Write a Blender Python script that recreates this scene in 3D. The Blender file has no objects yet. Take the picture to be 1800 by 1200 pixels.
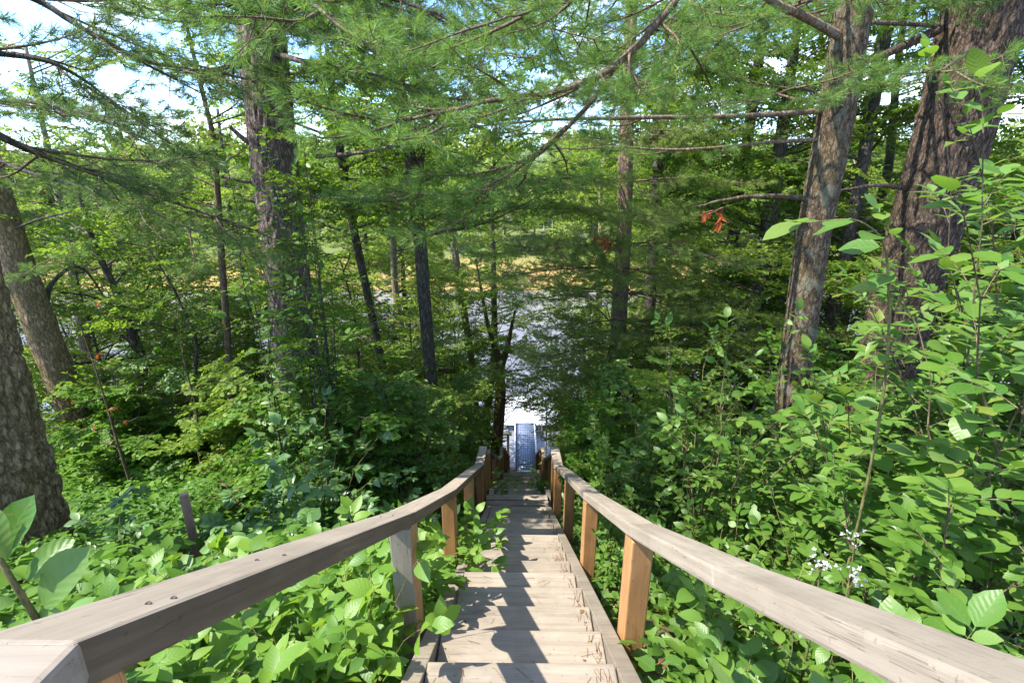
import bpy, math, random
import numpy as np
from mathutils import Matrix, Vector, noise as mnoise

sc = bpy.context.scene
COL = sc.collection
RNG = np.random.default_rng(7)
random.seed(7)

# ------------------------------------------------------------------ camera
H = 13.3                                   # eye height above the river
PITCH, YAW, FPX = math.radians(18.4), math.radians(0.7), 900.0
cam_d = bpy.data.cameras.new('camera')
cam = bpy.data.objects.new('camera', cam_d)
COL.objects.link(cam)
cam.location = (0, 0, H)
cam.rotation_euler = (math.pi / 2 - PITCH, 0, YAW)
cam_d.lens, cam_d.sensor_width = 18.0, 36.0
cam_d.clip_start, cam_d.clip_end = 0.02, 3000
sc.camera = cam

# ------------------------------------------------------------------ light
SUN = np.array([-0.565, -0.13, 0.82]); SUN /= np.linalg.norm(SUN)
ELEV = math.asin(SUN[2])
AZ = math.atan2(SUN[0], SUN[1])
world = bpy.data.worlds.new('World')
sc.world = world
world.use_nodes = True
wn, wl = world.node_tree.nodes, world.node_tree.links
for n in list(wn): wn.remove(n)
w_out = wn.new('ShaderNodeOutputWorld'); w_bg = wn.new('ShaderNodeBackground')
sky = wn.new('ShaderNodeTexSky'); sky.sky_type = 'NISHITA'; sky.sun_disc = False
sky.sun_elevation = ELEV; sky.sun_rotation = AZ; sky.altitude = 50; sky.dust_density = .15; sky.ozone_density = 6.0; sky.air_density = .75
w_co = wn.new('ShaderNodeTexCoord'); w_map = wn.new('ShaderNodeMapping'); w_map.inputs['Scale'].default_value = (1, 1, 2.2); w_map.inputs['Location'].default_value = (.9, .35, .2)
w_ns = wn.new('ShaderNodeTexNoise'); w_ns.inputs['Scale'].default_value = 3.2; w_ns.inputs['Detail'].default_value = 7; w_ns.inputs['Roughness'].default_value = .58
w_cr = wn.new('ShaderNodeValToRGB'); w_cr.color_ramp.elements[0].position = .50; w_cr.color_ramp.elements[1].position = .70
w_mx = wn.new('ShaderNodeMix'); w_mx.data_type = 'RGBA'; w_mx.inputs[7].default_value = (5.6, 5.7, 5.9, 1)
wl.new(w_co.outputs['Generated'], w_map.inputs['Vector']); wl.new(w_map.outputs[0], w_ns.inputs['Vector'])
wl.new(w_ns.outputs['Fac'], w_cr.inputs[0]); wl.new(w_cr.outputs[0], w_mx.inputs[0])
wl.new(sky.outputs[0], w_mx.inputs[6]); wl.new(w_mx.outputs[2], w_bg.inputs[0])
w_bg.inputs[1].default_value = 0.15
wl.new(w_bg.outputs[0], w_out.inputs[0])

sun_d = bpy.data.lights.new('sun', 'SUN')
sun_d.energy = 3.1; sun_d.angle = math.radians(0.5); sun_d.color = (1.0, 0.95, 0.86)
sun = bpy.data.objects.new('sun', sun_d)
COL.objects.link(sun)
sun.location = (-20, -5, 40)
sun.rotation_euler = Vector(SUN).to_track_quat('Z', 'Y').to_euler()

sc.view_settings.view_transform = 'Standard'
sc.view_settings.look = 'None'
sc.view_settings.gamma = 1
sc.view_settings.use_curve_mapping = False
sc.view_settings.exposure = 2.15
sc.cycles.max_bounces = 14
sc.cycles.diffuse_bounces = 7
sc.cycles.transmission_bounces = 8
sc.cycles.glossy_bounces = 3
sc.cycles.sample_clamp_indirect = 8

# ------------------------------------------------------------------ picture <-> place (photo pixels, 1800 wide)
FW = np.array([-math.sin(YAW) * math.cos(PITCH), math.cos(YAW) * math.cos(PITCH), -math.sin(PITCH)])
RT = np.array([math.cos(YAW), math.sin(YAW), 0.0])
UP = np.cross(RT, FW)
EYE = np.array([0, 0, H])

def ray(px, py): return FW + RT * (px - 900) / FPX + UP * (600 - py) / FPX
def at_y(px, py, Y):
    d = ray(px, py); return EYE + d * (Y / d[1])
def at_d(px, py, depth): return EYE + ray(px, py) * depth
def depth_of(p): return float(np.dot(np.asarray(p) - EYE, FW))
def to_px(p):
    q = np.asarray(p) - EYE; z = np.dot(q, FW)
    if z < .05: return (-9999, -9999, z)
    return (900 + FPX * np.dot(q, RT) / z, 600 - FPX * np.dot(q, UP) / z, z)
def in_view(p, m=250):
    x, y, z = to_px(p); return z > .05 and -m < x < 1800 + m and -m < y < 1200 + m

# ------------------------------------------------------------------ terrain
PY = [-60, -1, .3, 7.0, 7.48, 12.6, 13.2, 19.8, 20.6, 22, 25, 32, 52, 58.6, 60.5, 67, 80, 130, 250, 700]
PZ = [13.5, 11.5, 11.5, 7.75, 7.7, 4.45, 4.4, .45, .22, -.35, -1.2, -2.4, -2.2, -.15, .9, 3.2, 4.0, 7.0, 16, 40]
def _bump(x, y):
    return (.10 * np.sin(x * 1.7 + y * .9) * np.sin(y * 1.3 - x * .6) + .05 * np.sin(x * 4.1 - y * 2.3) + .04 * np.sin(y * 5.3 + x * 3.1))
def ground(x, y):
    x = np.asarray(x, float); y = np.asarray(y, float)
    z = np.interp(y, PY, PZ)
    side = np.clip(np.abs(x) - 1.1, 0, 14)
    fade = np.clip((19.5 - y) / 9, 0, 1) * np.clip((y + 3) / 4, 0, 1)
    z = z + fade * .085 * side
    away = np.clip((np.abs(x) - .75) / .8, 0, 1)
    near = np.clip((60 - y) / 20, 0, 1)
    z = z + _bump(x, y) * away * (.35 + .65 * near)
    return z
def on_ground(px, py):
    d = ray(px, py); t = .3
    for _ in range(4000):
        p = EYE + d * t
        if p[2] <= ground(p[0], p[1]): return p
        t += .02
    return p

# ------------------------------------------------------------------ tagging / object helpers
def tag(o, label=None, cat=None, group=None, kind=None):
    if label: o['label'] = label
    if cat: o['category'] = cat
    if group: o['group'] = group
    if kind: o['kind'] = kind
    return o
def empty(name, loc, label, cat, group=None):
    o = bpy.data.objects.new(name, None); COL.objects.link(o)
    o.location = Vector(loc); o.empty_display_size = .1
    return tag(o, label, cat, group)
def place(name, me, parent=None, mat=None):
    o = bpy.data.objects.new(name, me); COL.objects.link(o)
    if parent is not None: o.parent = parent
    if mat is not None: o.matrix_local = mat
    return o

# ------------------------------------------------------------------ mesh building
class Tpl:
    def __init__(s, v, f, uv=None):
        s.v = np.array(v, float); s.f = f
        s.loops = np.concatenate([np.array(q) for q in f]); s.tot = np.array([len(q) for q in f])
        s.uv = np.array(uv, float) if uv is not None else np.zeros((len(s.v), 2))
class MB:
    def __init__(s): s.V, s.L, s.T, s.M, s.C, s.U, s.n = [], [], [], [], [], [], 0
    def raw(s, v, loops, tot, mat=0, tint=0.0, uv=None):
        v = np.asarray(v, float); loops = np.asarray(loops); tot = np.asarray(tot)
        s.V.append(v); s.L.append(loops + s.n); s.T.append(tot)
        s.M.append(np.full(len(tot), mat)); s.C.append(np.broadcast_to(np.asarray(tint, float), (len(tot),)))
        s.U.append(uv[loops] if uv is not None else np.zeros((len(loops), 2))); s.n += len(v)
    def inst(s, t, Ms, Ps, mat=0, tint=None):
        N, k = len(Ps), len(t.v)
        if N == 0: return
        v = (np.einsum('nij,kj->nki', Ms, t.v) + Ps[:, None, :]).reshape(-1, 3)
        lp = (t.loops[None, :] + (np.arange(N) * k)[:, None]).ravel()
        if tint is None: tint = RNG.random(N)
        s.raw(v, lp, np.tile(t.tot, N), mat, np.repeat(tint, len(t.tot)), np.tile(t.uv, (N, 1)))
    def tube(s, pts, rad, seg=6, mat=0, tint=.5, cap=True):
        pts = np.asarray(pts, float); n = len(pts); rad = np.broadcast_to(np.asarray(rad, float), (n,))
        tg = np.gradient(pts, axis=0); tg /= np.linalg.norm(tg, axis=1)[:, None] + 1e-9
        ref = np.array([1, 0, 0]) if abs(tg[0][0]) < .8 else np.array([0, 1, 0])
        a = np.cross(tg, ref); a /= np.linalg.norm(a, axis=1)[:, None] + 1e-9; b = np.cross(tg, a)
        th = np.linspace(0, 2 * math.pi, seg, endpoint=False)
        ring = pts[:, None, :] + rad[:, None, None] * (np.cos(th)[None, :, None] * a[:, None, :] + np.sin(th)[None, :, None] * b[:, None, :])
        v = ring.reshape(-1, 3)
        i, j = np.meshgrid(np.arange(n - 1), np.arange(seg), indexing='ij')
        q = np.stack([i * seg + j, (i + 1) * seg + j, (i + 1) * seg + (j + 1) % seg, i * seg + (j + 1) % seg], -1).reshape(-1, 4)[:, ::-1]
        loops = [q.ravel()]; tot = [np.full(len(q), 4)]
        if cap:
            loops.append(np.arange(seg)); tot.append([seg]); loops.append(np.arange(seg)[::-1] + (n - 1) * seg); tot.append([seg])
        s.raw(v, np.concatenate(loops), np.concatenate(tot), mat, tint)
    def box(s, lo, hi, mat=0, M=None, tint=.5):
        lo, hi = np.array(lo, float), np.array(hi, float)
        v = np.array([[(lo, hi)[i][0], (lo, hi)[j][1], (lo, hi)[k][2]] for i in (0, 1) for j in (0, 1) for k in (0, 1)])
        if M is not None: v = v @ np.array(M)[:3, :3].T + np.array(M)[:3, 3]
        s.raw(v, [0, 1, 3, 2, 4, 6, 7, 5, 0, 4, 5, 1, 2, 3, 7, 6, 0, 2, 6, 4, 1, 5, 7, 3], [4] * 6, mat, tint)
    def mesh(s, name, mats, smooth=False):
        me = bpy.data.meshes.new(name)
        V = np.concatenate(s.V); L = np.concatenate(s.L).astype(np.int32); T = np.concatenate(s.T).astype(np.int32)
        me.vertices.add(len(V)); me.vertices.foreach_set('co', V.astype(np.float32).ravel())
        me.loops.add(len(L)); me.loops.foreach_set('vertex_index', L)
        me.polygons.add(len(T)); st = np.concatenate([[0], np.cumsum(T)[:-1]]).astype(np.int32)
        me.polygons.foreach_set('loop_start', st); me.polygons.foreach_set('loop_total', T)
        me.polygons.foreach_set('material_index', np.concatenate(s.M).astype(np.int32))
        if smooth: me.polygons.foreach_set('use_smooth', np.ones(len(T), bool))
        at = me.attributes.new('tint', 'FLOAT', 'FACE'); at.data.foreach_set('value', np.concatenate(s.C).astype(np.float32))
        uv = me.uv_layers.new(name='UVMap'); uv.data.foreach_set('uv', np.concatenate(s.U).astype(np.float32).ravel())
        for m in (mats if isinstance(mats, (list, tuple)) else [mats]): me.materials.append(m)
        me.update(); me.validate()
        return me
    def obj(s, name, mats, parent=None, smooth=False, local=False):
        """vertices are in world space; with a parent at loc they are moved into its space"""
        me = s.mesh(name, mats, smooth)
        if parent is not None and not local: me.transform(Matrix.Translation(-parent.location))
        return place(name, me, parent)

def bevel_box(name, size, mat, bev=.006, parent=None, M=None):
    import bmesh
    bm = bmesh.new(); bmesh.ops.create_cube(bm, size=1)
    bmesh.ops.scale(bm, vec=size, verts=bm.verts)
    bmesh.ops.bevel(bm, geom=bm.edges[:], offset=bev, segments=2, affect='EDGES', profile=.6)
    me = bpy.data.meshes.new(name); bm.to_mesh(me); bm.free(); me.materials.append(mat)
    return place(name, me, parent, M)

# ------------------------------------------------------------------ materials
def mat_new(name):
    m = bpy.data.materials.new(name); m.use_nodes = True
    nt = m.node_tree; nt.nodes.clear()
    out = nt.nodes.new('ShaderNodeOutputMaterial')
    return m, nt.nodes, nt.links, out
def N(nodes, typ, **kw):
    n = nodes.new(typ)
    for k, v in kw.items():
        if k in n.inputs: n.inputs[k].default_value = v
        else: setattr(n, k, v)
    return n
def mixc(nodes, links, fac, a, b, mode='MIX'):
    m = nodes.new('ShaderNodeMix'); m.data_type = 'RGBA'; m.blend_type = mode
    for idx, v in ((0, fac), (6, a), (7, b)):
        if hasattr(v, 'is_linked') or hasattr(v, 'links'): links.new(v, m.inputs[idx])
        else: m.inputs[idx].default_value = v if idx == 0 else (*v, 1) if len(v) == 3 else v
    return m.outputs[2]
def ramp(nodes, links, fac, stops, interp='LINEAR'):
    r = nodes.new('ShaderNodeValToRGB'); r.color_ramp.interpolation = interp
    e = r.color_ramp.elements
    while len(e) < len(stops): e.new(.5)
    for k, (p, c) in enumerate(stops):
        e[k].position = p; e[k].color = (*c, 1) if len(c) == 3 else c
    links.new(fac, r.inputs[0]); return r.outputs[0]
def math_n(nodes, links, op, a, b=None):
    m = nodes.new('ShaderNodeMath'); m.operation = op
    for i, v in enumerate((a, b)):
        if v is None: continue
        if isinstance(v, (int, float)): m.inputs[i].default_value = v
        else: links.new(v, m.inputs[i])
    return m.outputs[0]

def leaf_mat(name, cols, trans, tfac=.4, rough=.42, veins=True, spots=0.0, spec=.4):
    m, n, l, out = mat_new(name)
    oi = n.new('ShaderNodeObjectInfo'); at = N(n, 'ShaderNodeAttribute', attribute_name='tint')
    r = math_n(n, l, 'FRACT', math_n(n, l, 'ADD', oi.outputs['Random'], at.outputs['Fac']))
    k = len(cols)
    col = ramp(n, l, r, [(i / max(1, k - 1), c) for i, c in enumerate(cols)])
    uv = n.new('ShaderNodeUVMap'); sx = n.new('ShaderNodeSeparateXYZ'); l.new(uv.outputs[0], sx.inputs[0])
    p = n.new('ShaderNodeBsdfPrincipled'); p.inputs['Roughness'].default_value = rough
    p.inputs['Specular IOR Level'].default_value = spec
    if veins:
        au = math_n(n, l, 'ABSOLUTE', sx.outputs[0])
        mid = math_n(n, l, 'LESS_THAN', au, .055)
        w = math_n(n, l, 'SINE', math_n(n, l, 'MULTIPLY', math_n(n, l, 'SUBTRACT', sx.outputs[1], math_n(n, l, 'MULTIPLY', au, .28)), 44.0))
        lat = math_n(n, l, 'MULTIPLY', math_n(n, l, 'GREATER_THAN', w, .9), .3)
        v = math_n(n, l, 'MAXIMUM', mid, lat)
        col = mixc(n, l, math_n(n, l, 'MULTIPLY', v, .32), col, (.15, .24, .07))
        bp = n.new('ShaderNodeBump'); bp.inputs['Strength'].default_value = .09; bp.inputs['Distance'].default_value = .004
        l.new(w, bp.inputs['Height']); l.new(bp.outputs[0], p.inputs['Normal'])
    if spots > 0:
        tc = n.new('ShaderNodeTexCoord'); ns = N(n, 'ShaderNodeTexNoise', Scale=13.0, Detail=4.0)
        wv = n.new('ShaderNodeVectorMath'); wv.operation = 'ADD'
        cmb = n.new('ShaderNodeCombineXYZ'); l.new(math_n(n, l, 'MULTIPLY', oi.outputs['Random'], 40.0), cmb.inputs[0])
        l.new(tc.outputs['Object'], wv.inputs[0]); l.new(cmb.outputs[0], wv.inputs[1]); l.new(wv.outputs[0], ns.inputs['Vector'])
        s = math_n(n, l, 'MULTIPLY', math_n(n, l, 'GREATER_THAN', ns.outputs[0], .63), spots)
        col = mixc(n, l, s, col, (.20, .17, .07))
    l.new(col, p.inputs['Base Color'])
    t = n.new('ShaderNodeBsdfTranslucent')
    l.new(mixc(n, l, .55, col, trans), t.inputs[0])
    mx = n.new('ShaderNodeMixShader'); mx.inputs[0].default_value = tfac
    l.new(p.outputs[0], mx.inputs[1]); l.new(t.outputs[0], mx.inputs[2]); l.new(mx.outputs[0], out.inputs[0])
    return m

def bark_mat(name, dark, mid, light, lichen=None, lich=.0, sx=9, sz=1.6, moss=0.0, bump=.8):
    m, n, l, out = mat_new(name)
    tc = n.new('ShaderNodeTexCoord')
    mp = N(n, 'ShaderNodeMapping', Scale=(sx, sx, sz)); l.new(tc.outputs['Object'], mp.inputs[0])
    ns = N(n, 'ShaderNodeTexNoise', Scale=2.2, Detail=8.0, Roughness=.68); l.new(mp.outputs[0], ns.inputs['Vector'])
    dm = n.new('ShaderNodeVectorMath'); dm.operation = 'MULTIPLY_ADD'; dm.inputs[1].default_value = (1.6, 1.6, 1.6)
    l.new(ns.outputs['Color'], dm.inputs[0]); l.new(mp.outputs[0], dm.inputs[2])
    vo = N(n, 'ShaderNodeTexVoronoi', Scale=1.3, feature='DISTANCE_TO_EDGE'); l.new(dm.outputs[0], vo.inputs['Vector'])
    crack = ramp(n, l, vo.outputs['Distance'], [(0, (0, 0, 0)), (.3, (1, 1, 1))])
    mp2 = N(n, 'ShaderNodeMapping', Scale=(sx * 3.2, sx * 3.2, sz * 2.2)); l.new(tc.outputs['Object'], mp2.inputs[0])
    nf = N(n, 'ShaderNodeTexNoise', Scale=2.0, Detail=6.0, Roughness=.7); l.new(mp2.outputs[0], nf.inputs['Vector'])
    h = math_n(n, l, 'MULTIPLY', crack, .28)
    hh = math_n(n, l, 'ADD', h, math_n(n, l, 'ADD', math_n(n, l, 'MULTIPLY', ns.outputs['Fac'], .35), math_n(n, l, 'MULTIPLY', nf.outputs['Fac'], .62)))
    col = ramp(n, l, hh, [(.42, dark), (.60, mid), (.80, light)])
    n2 = N(n, 'ShaderNodeTexNoise', Scale=1.6, Detail=5.0); l.new(tc.outputs['Object'], n2.inputs['Vector'])
    if moss > 0:
        col = mixc(n, l, math_n(n, l, 'MULTIPLY', ramp(n, l, n2.outputs['Fac'], [(.48, (0, 0, 0)), (.62, (1, 1, 1))]), moss), col, (.10, .10, .025))
    if lichen:
        n3 = N(n, 'ShaderNodeTexNoise', Scale=5.5, Detail=6.0, Roughness=.6); l.new(tc.outputs['Object'], n3.inputs['Vector'])
        col = mixc(n, l, math_n(n, l, 'MULTIPLY', ramp(n, l, n3.outputs['Fac'], [(.53, (0, 0, 0)), (.59, (1, 1, 1))]), lich), col, lichen)
    p = n.new('ShaderNodeBsdfPrincipled'); p.inputs['Roughness'].default_value = .9; p.inputs['Specular IOR Level'].default_value = .15
    bp = N(n, 'ShaderNodeBump', Strength=bump, Distance=.05); l.new(hh, bp.inputs['Height'])
    l.new(bp.outputs[0], p.inputs['Normal']); l.new(col, p.inputs['Base Color']); l.new(p.outputs[0], out.inputs[0])
    return m

def wood_mat(name, base, dark, worn=None, wfac=.3, axis=1, gloss=.55, grain=26, speck=.6):
    m, n, l, out = mat_new(name)
    tc = n.new('ShaderNodeTexCoord'); oi = n.new('ShaderNodeObjectInfo')
    off = n.new('ShaderNodeVectorMath'); off.operation = 'ADD'
    cb = n.new('ShaderNodeCombineXYZ')
    for i in range(3): l.new(math_n(n, l, 'MULTIPLY', oi.outputs['Random'], 17.0 + 9 * i), cb.inputs[i])
    l.new(tc.outputs['Object'], off.inputs[0]); l.new(cb.outputs[0], off.inputs[1])
    s = [grain, grain, grain]; s[axis] = 1.3
    mp = N(n, 'ShaderNodeMapping', Scale=tuple(s)); l.new(off.outputs[0], mp.inputs[0])
    g = N(n, 'ShaderNodeTexNoise', Scale=1.6, Detail=7.0, Roughness=.6, Distortion=.4); l.new(mp.outputs[0], g.inputs['Vector'])
    n2 = N(n, 'ShaderNodeTexNoise', Scale=3.5, Detail=6.0, Roughness=.62); l.new(off.outputs[0], n2.inputs['Vector'])
    col = mixc(n, l, ramp(n, l, g.outputs['Fac'], [(.36, (0, 0, 0)), (.62, (1, 1, 1))]), dark, base)
    col = mixc(n, l, math_n(n, l, 'MULTIPLY', ramp(n, l, n2.outputs['Fac'], [(.45, (0, 0, 0)), (.7, (1, 1, 1))]), wfac), col, worn or dark)
    n3 = N(n, 'ShaderNodeTexNoise', Scale=55.0, Detail=3.0); l.new(off.outputs[0], n3.inputs['Vector'])
    col = mixc(n, l, math_n(n, l, 'MULTIPLY', math_n(n, l, 'GREATER_THAN', n3.outputs['Fac'], .68), speck), col, tuple(c * .3 for c in dark))
    s4 = [grain * 1.7] * 3; s4[axis] = .75
    mp4 = N(n, 'ShaderNodeMapping', Scale=tuple(s4)); l.new(off.outputs[0], mp4.inputs[0])
    n4 = N(n, 'ShaderNodeTexNoise', Scale=1.0, Detail=3.0, Roughness=.5); l.new(mp4.outputs[0], n4.inputs['Vector'])
    crk = math_n(n, l, 'MULTIPLY', math_n(n, l, 'LESS_THAN', math_n(n, l, 'ABSOLUTE', math_n(n, l, 'SUBTRACT', n4.outputs['Fac'], .5)), .006), math_n(n, l, 'GREATER_THAN', n2.outputs['Fac'], .5))
    col = mixc(n, l, math_n(n, l, 'MULTIPLY', crk, .55), col, tuple(c * .3 for c in dark))
    n5 = N(n, 'ShaderNodeTexNoise', Scale=1.3, Detail=4.0, Roughness=.7); l.new(off.outputs[0], n5.inputs['Vector'])
    col = mixc(n, l, math_n(n, l, 'MULTIPLY', ramp(n, l, n5.outputs['Fac'], [(.5, (0, 0, 0)), (.68, (1, 1, 1))]), .45), col, tuple(c * .62 for c in dark))
    rnd = math_n(n, l, 'MULTIPLY_ADD', oi.outputs['Random'], .22); n[-1].inputs[2].default_value = .88
    hs = N(n, 'ShaderNodeHueSaturation'); l.new(rnd, hs.inputs['Value']); l.new(col, hs.inputs['Color'])
    p = n.new('ShaderNodeBsdfPrincipled'); p.inputs['Roughness'].default_value = gloss; p.inputs['Specular IOR Level'].default_value = .3
    bp = N(n, 'ShaderNodeBump', Strength=.45, Distance=.004); l.new(g.outputs['Fac'], bp.inputs['Height'])
    l.new(bp.outputs[0], p.inputs['Normal']); l.new(hs.outputs[0], p.inputs['Base Color']); l.new(p.outputs[0], out.inputs[0])
    return m
def plain_mat(name, col, rough=.5, metal=0.0):
    m, n, l, out = mat_new(name)
    tc = n.new('ShaderNodeTexCoord'); ns = N(n, 'ShaderNodeTexNoise', Scale=14.0, Detail=5.0); l.new(tc.outputs['Object'], ns.inputs['Vector'])
    p = n.new('ShaderNodeBsdfPrincipled'); p.inputs['Roughness'].default_value = rough; p.inputs['Metallic'].default_value = metal
    l.new(ramp(n, l, ns.outputs['Fac'], [(.3, tuple(c * .72 for c in col)), (.6, col)]), p.inputs['Base Color'])
    l.new(p.outputs[0], out.inputs[0]); return m

M_BIG = leaf_mat('broad_leaf', [(0.052, 0.133, 0.020), (0.089, 0.194, 0.027), (0.137, 0.245, 0.050), (0.073, 0.163, 0.023), (0.157, 0.255, 0.065), (0.095, 0.184, 0.027), (0.179, 0.224, 0.037)], (0.232, 0.408, 0.033), .42, .4, True, .55)
M_MED = leaf_mat('shrub_leaf', [(0.052, 0.128, 0.017), (0.084, 0.173, 0.022), (0.131, 0.224, 0.033)], (0.252, 0.428, 0.027), .42, .42, True, .2)
M_BRIGHT = leaf_mat('creeper_leaf', [(0.073, 0.173, 0.020), (0.115, 0.235, 0.027), (0.168, 0.286, 0.033), (0.089, 0.194, 0.023)], (0.315, 0.490, 0.033), .46, .45, True, .1)
M_GLOSS = leaf_mat('glossy_leaf', [(0.063, 0.143, 0.033), (0.095, 0.194, 0.050), (0.137, 0.235, 0.074)], (0.168, 0.347, 0.046), .36, .32, True, .1, .6)
M_COVER = leaf_mat('cover_leaf', [(0.047, 0.122, 0.014), (0.084, 0.184, 0.020), (0.131, 0.245, 0.027)], (0.252, 0.449, 0.027), .45, .5, False, 0, .25)
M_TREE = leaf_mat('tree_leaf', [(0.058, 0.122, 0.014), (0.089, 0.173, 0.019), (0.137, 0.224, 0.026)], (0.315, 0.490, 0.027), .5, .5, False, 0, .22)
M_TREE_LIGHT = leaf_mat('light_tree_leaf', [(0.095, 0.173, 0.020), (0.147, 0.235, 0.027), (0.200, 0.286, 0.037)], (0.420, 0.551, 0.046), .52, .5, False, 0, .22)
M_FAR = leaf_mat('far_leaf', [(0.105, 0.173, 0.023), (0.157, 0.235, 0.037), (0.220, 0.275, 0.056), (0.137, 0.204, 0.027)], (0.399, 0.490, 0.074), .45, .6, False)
M_FERN = leaf_mat('fern_leaf', [(0.063, 0.163, 0.019), (0.105, 0.224, 0.027)], (0.252, 0.449, 0.027), .45, .5, False)
M_NEEDLE = leaf_mat('pine_needle', [(0.047, 0.128, 0.024), (0.089, 0.194, 0.037), (0.157, 0.255, 0.056)], (0.273, 0.449, 0.056), .42, .4, False, 0, .35)
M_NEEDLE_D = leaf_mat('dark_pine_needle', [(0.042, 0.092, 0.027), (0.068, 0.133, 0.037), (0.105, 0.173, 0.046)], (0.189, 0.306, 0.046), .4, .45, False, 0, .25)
M_NEEDLE_P = leaf_mat('pale_sunlit_pine_needle', [(0.115, 0.194, 0.037), (0.179, 0.265, 0.056), (0.252, 0.337, 0.083)], (0.420, 0.530, 0.083), .4, .4, False, 0, .4)  # lighter copy of the needles, with sunlight put into the colour
M_BUD = leaf_mat('tan_bud', [(0.357, 0.173, 0.046), (0.420, 0.224, 0.065)], (0.420, 0.204, 0.046), .2, .6, False)
M_DEAD = leaf_mat('dead_leaf', [(.30, .10, .03), (.24, .08, .03), (.34, .14, .05)], (.6, .16, .03), .4, .6, False)
M_RED = leaf_mat('red_leaf', [(.36, .075, .02), (.40, .12, .03)], (.6, .13, .03), .5, .5, False)
M_PETAL_R = leaf_mat('red_petal', [(.5, .02, .04), (.6, .05, .08)], (.7, .05, .08), .3, .5, False)
M_PETAL_W = leaf_mat('white_petal', [(.45, .46, .40), (.60, .60, .55)], (.8, .8, .7), .3, .6, False)
B_OAK = bark_mat('rugged_bark', (.07, .048, .028), (.29, .205, .115), (.46, .35, .2), None, 0, 16, 6, .4, .8)
B_PINE = bark_mat('pine_bark', (.05, .035, .028), (.235, .175, .145), (.44, .35, .29), None, 0, 20, 5.5, .12, 1.0)
B_PINE_D = bark_mat('dark_pine_bark', (.03, .02, .014), (.13, .092, .066), (.26, .195, .145), None, 0, 20, 6, .12, 1.0)
B_PINE2 = bark_mat('reddish_pine_bark', (.09, .055, .036), (.27, .18, .125), (.44, .32, .23), (.30, .31, .25), .35, 16, 6, .1, .8)
B_LICHEN = bark_mat('lichened_bark', (.035, .024, .014), (.15, .105, .066), (.28, .21, .145), (.27, .275, .20), .55, 16, 6, .15, .9)
B_DARK = bark_mat('dark_bark', (0.026, 0.022, 0.017), (0.072, 0.061, 0.049), (0.145, 0.123, 0.099), (.16, .17, .14), .2, 14, 4, .1, .6)
B_PALE = bark_mat('pale_bark', (.10, .085, .06), (.24, .20, .15), (.36, .31, .24), None, 0, 14, 5, .1, .5)
B_TWIG = bark_mat('twig_bark', (.05, .035, .022), (.12, .085, .055), (.2, .15, .1), None, 0, 20, 6, .1, .3)
B_STEM = bark_mat('green_stem', (.06, .06, .025), (.13, .12, .045), (.2, .17, .07), None, 0, 20, 6, 0, .2)
B_RTWIG = bark_mat('reddish_twig', (.10, .045, .025), (.2, .10, .055), (.28, .15, .09), None, 0, 20, 6, 0, .2)
W_TREAD = wood_mat('weathered_tread_paint', (0.265, 0.224, 0.173), (0.204, 0.168, 0.128), (0.147, 0.119, 0.088), .4, 0, .62, 22, .5)
W_RAIL = wood_mat('grey_rail_paint', (0.348, 0.293, 0.230), (0.271, 0.224, 0.171), (0.193, 0.153, 0.111), .3, 1, .5, 24, .35)
W_POST = wood_mat('ochre_post_paint', (0.464, 0.249, 0.101), (0.371, 0.186, 0.075), (0.255, 0.125, 0.055), .35, 2, .5, 22, .4)
W_POSTG = wood_mat('grey_post_paint', (0.282, 0.243, 0.178), (0.212, 0.177, 0.128), (0.212, 0.110, 0.041), .2, 2, .5, 22, .5)
W_STAKE = wood_mat('raw_stake_wood', (0.347, 0.251, 0.191), (0.231, 0.153, 0.116), (0.145, 0.098, 0.069), .4, 2, .8, 30, .5)
W_DOCK = wood_mat('tan_dock_wood', (.5, .38, .22), (.38, .28, .16), None, .2, 2, .6, 20, .2)
P_ALU = plain_mat('sky_tinted_aluminium', (.30, .36, .48), .45, .2)  # blue of sky reflection and shade put into the base colour
P_BAR = plain_mat('dark_grating', (.12, .15, .22), .5, .2)
P_WHITE = plain_mat('white_paint_and_glare', (.62, .63, .66), .5)
P_NAIL = plain_mat('rusty_nail', (.05, .03, .02), .7)

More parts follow.
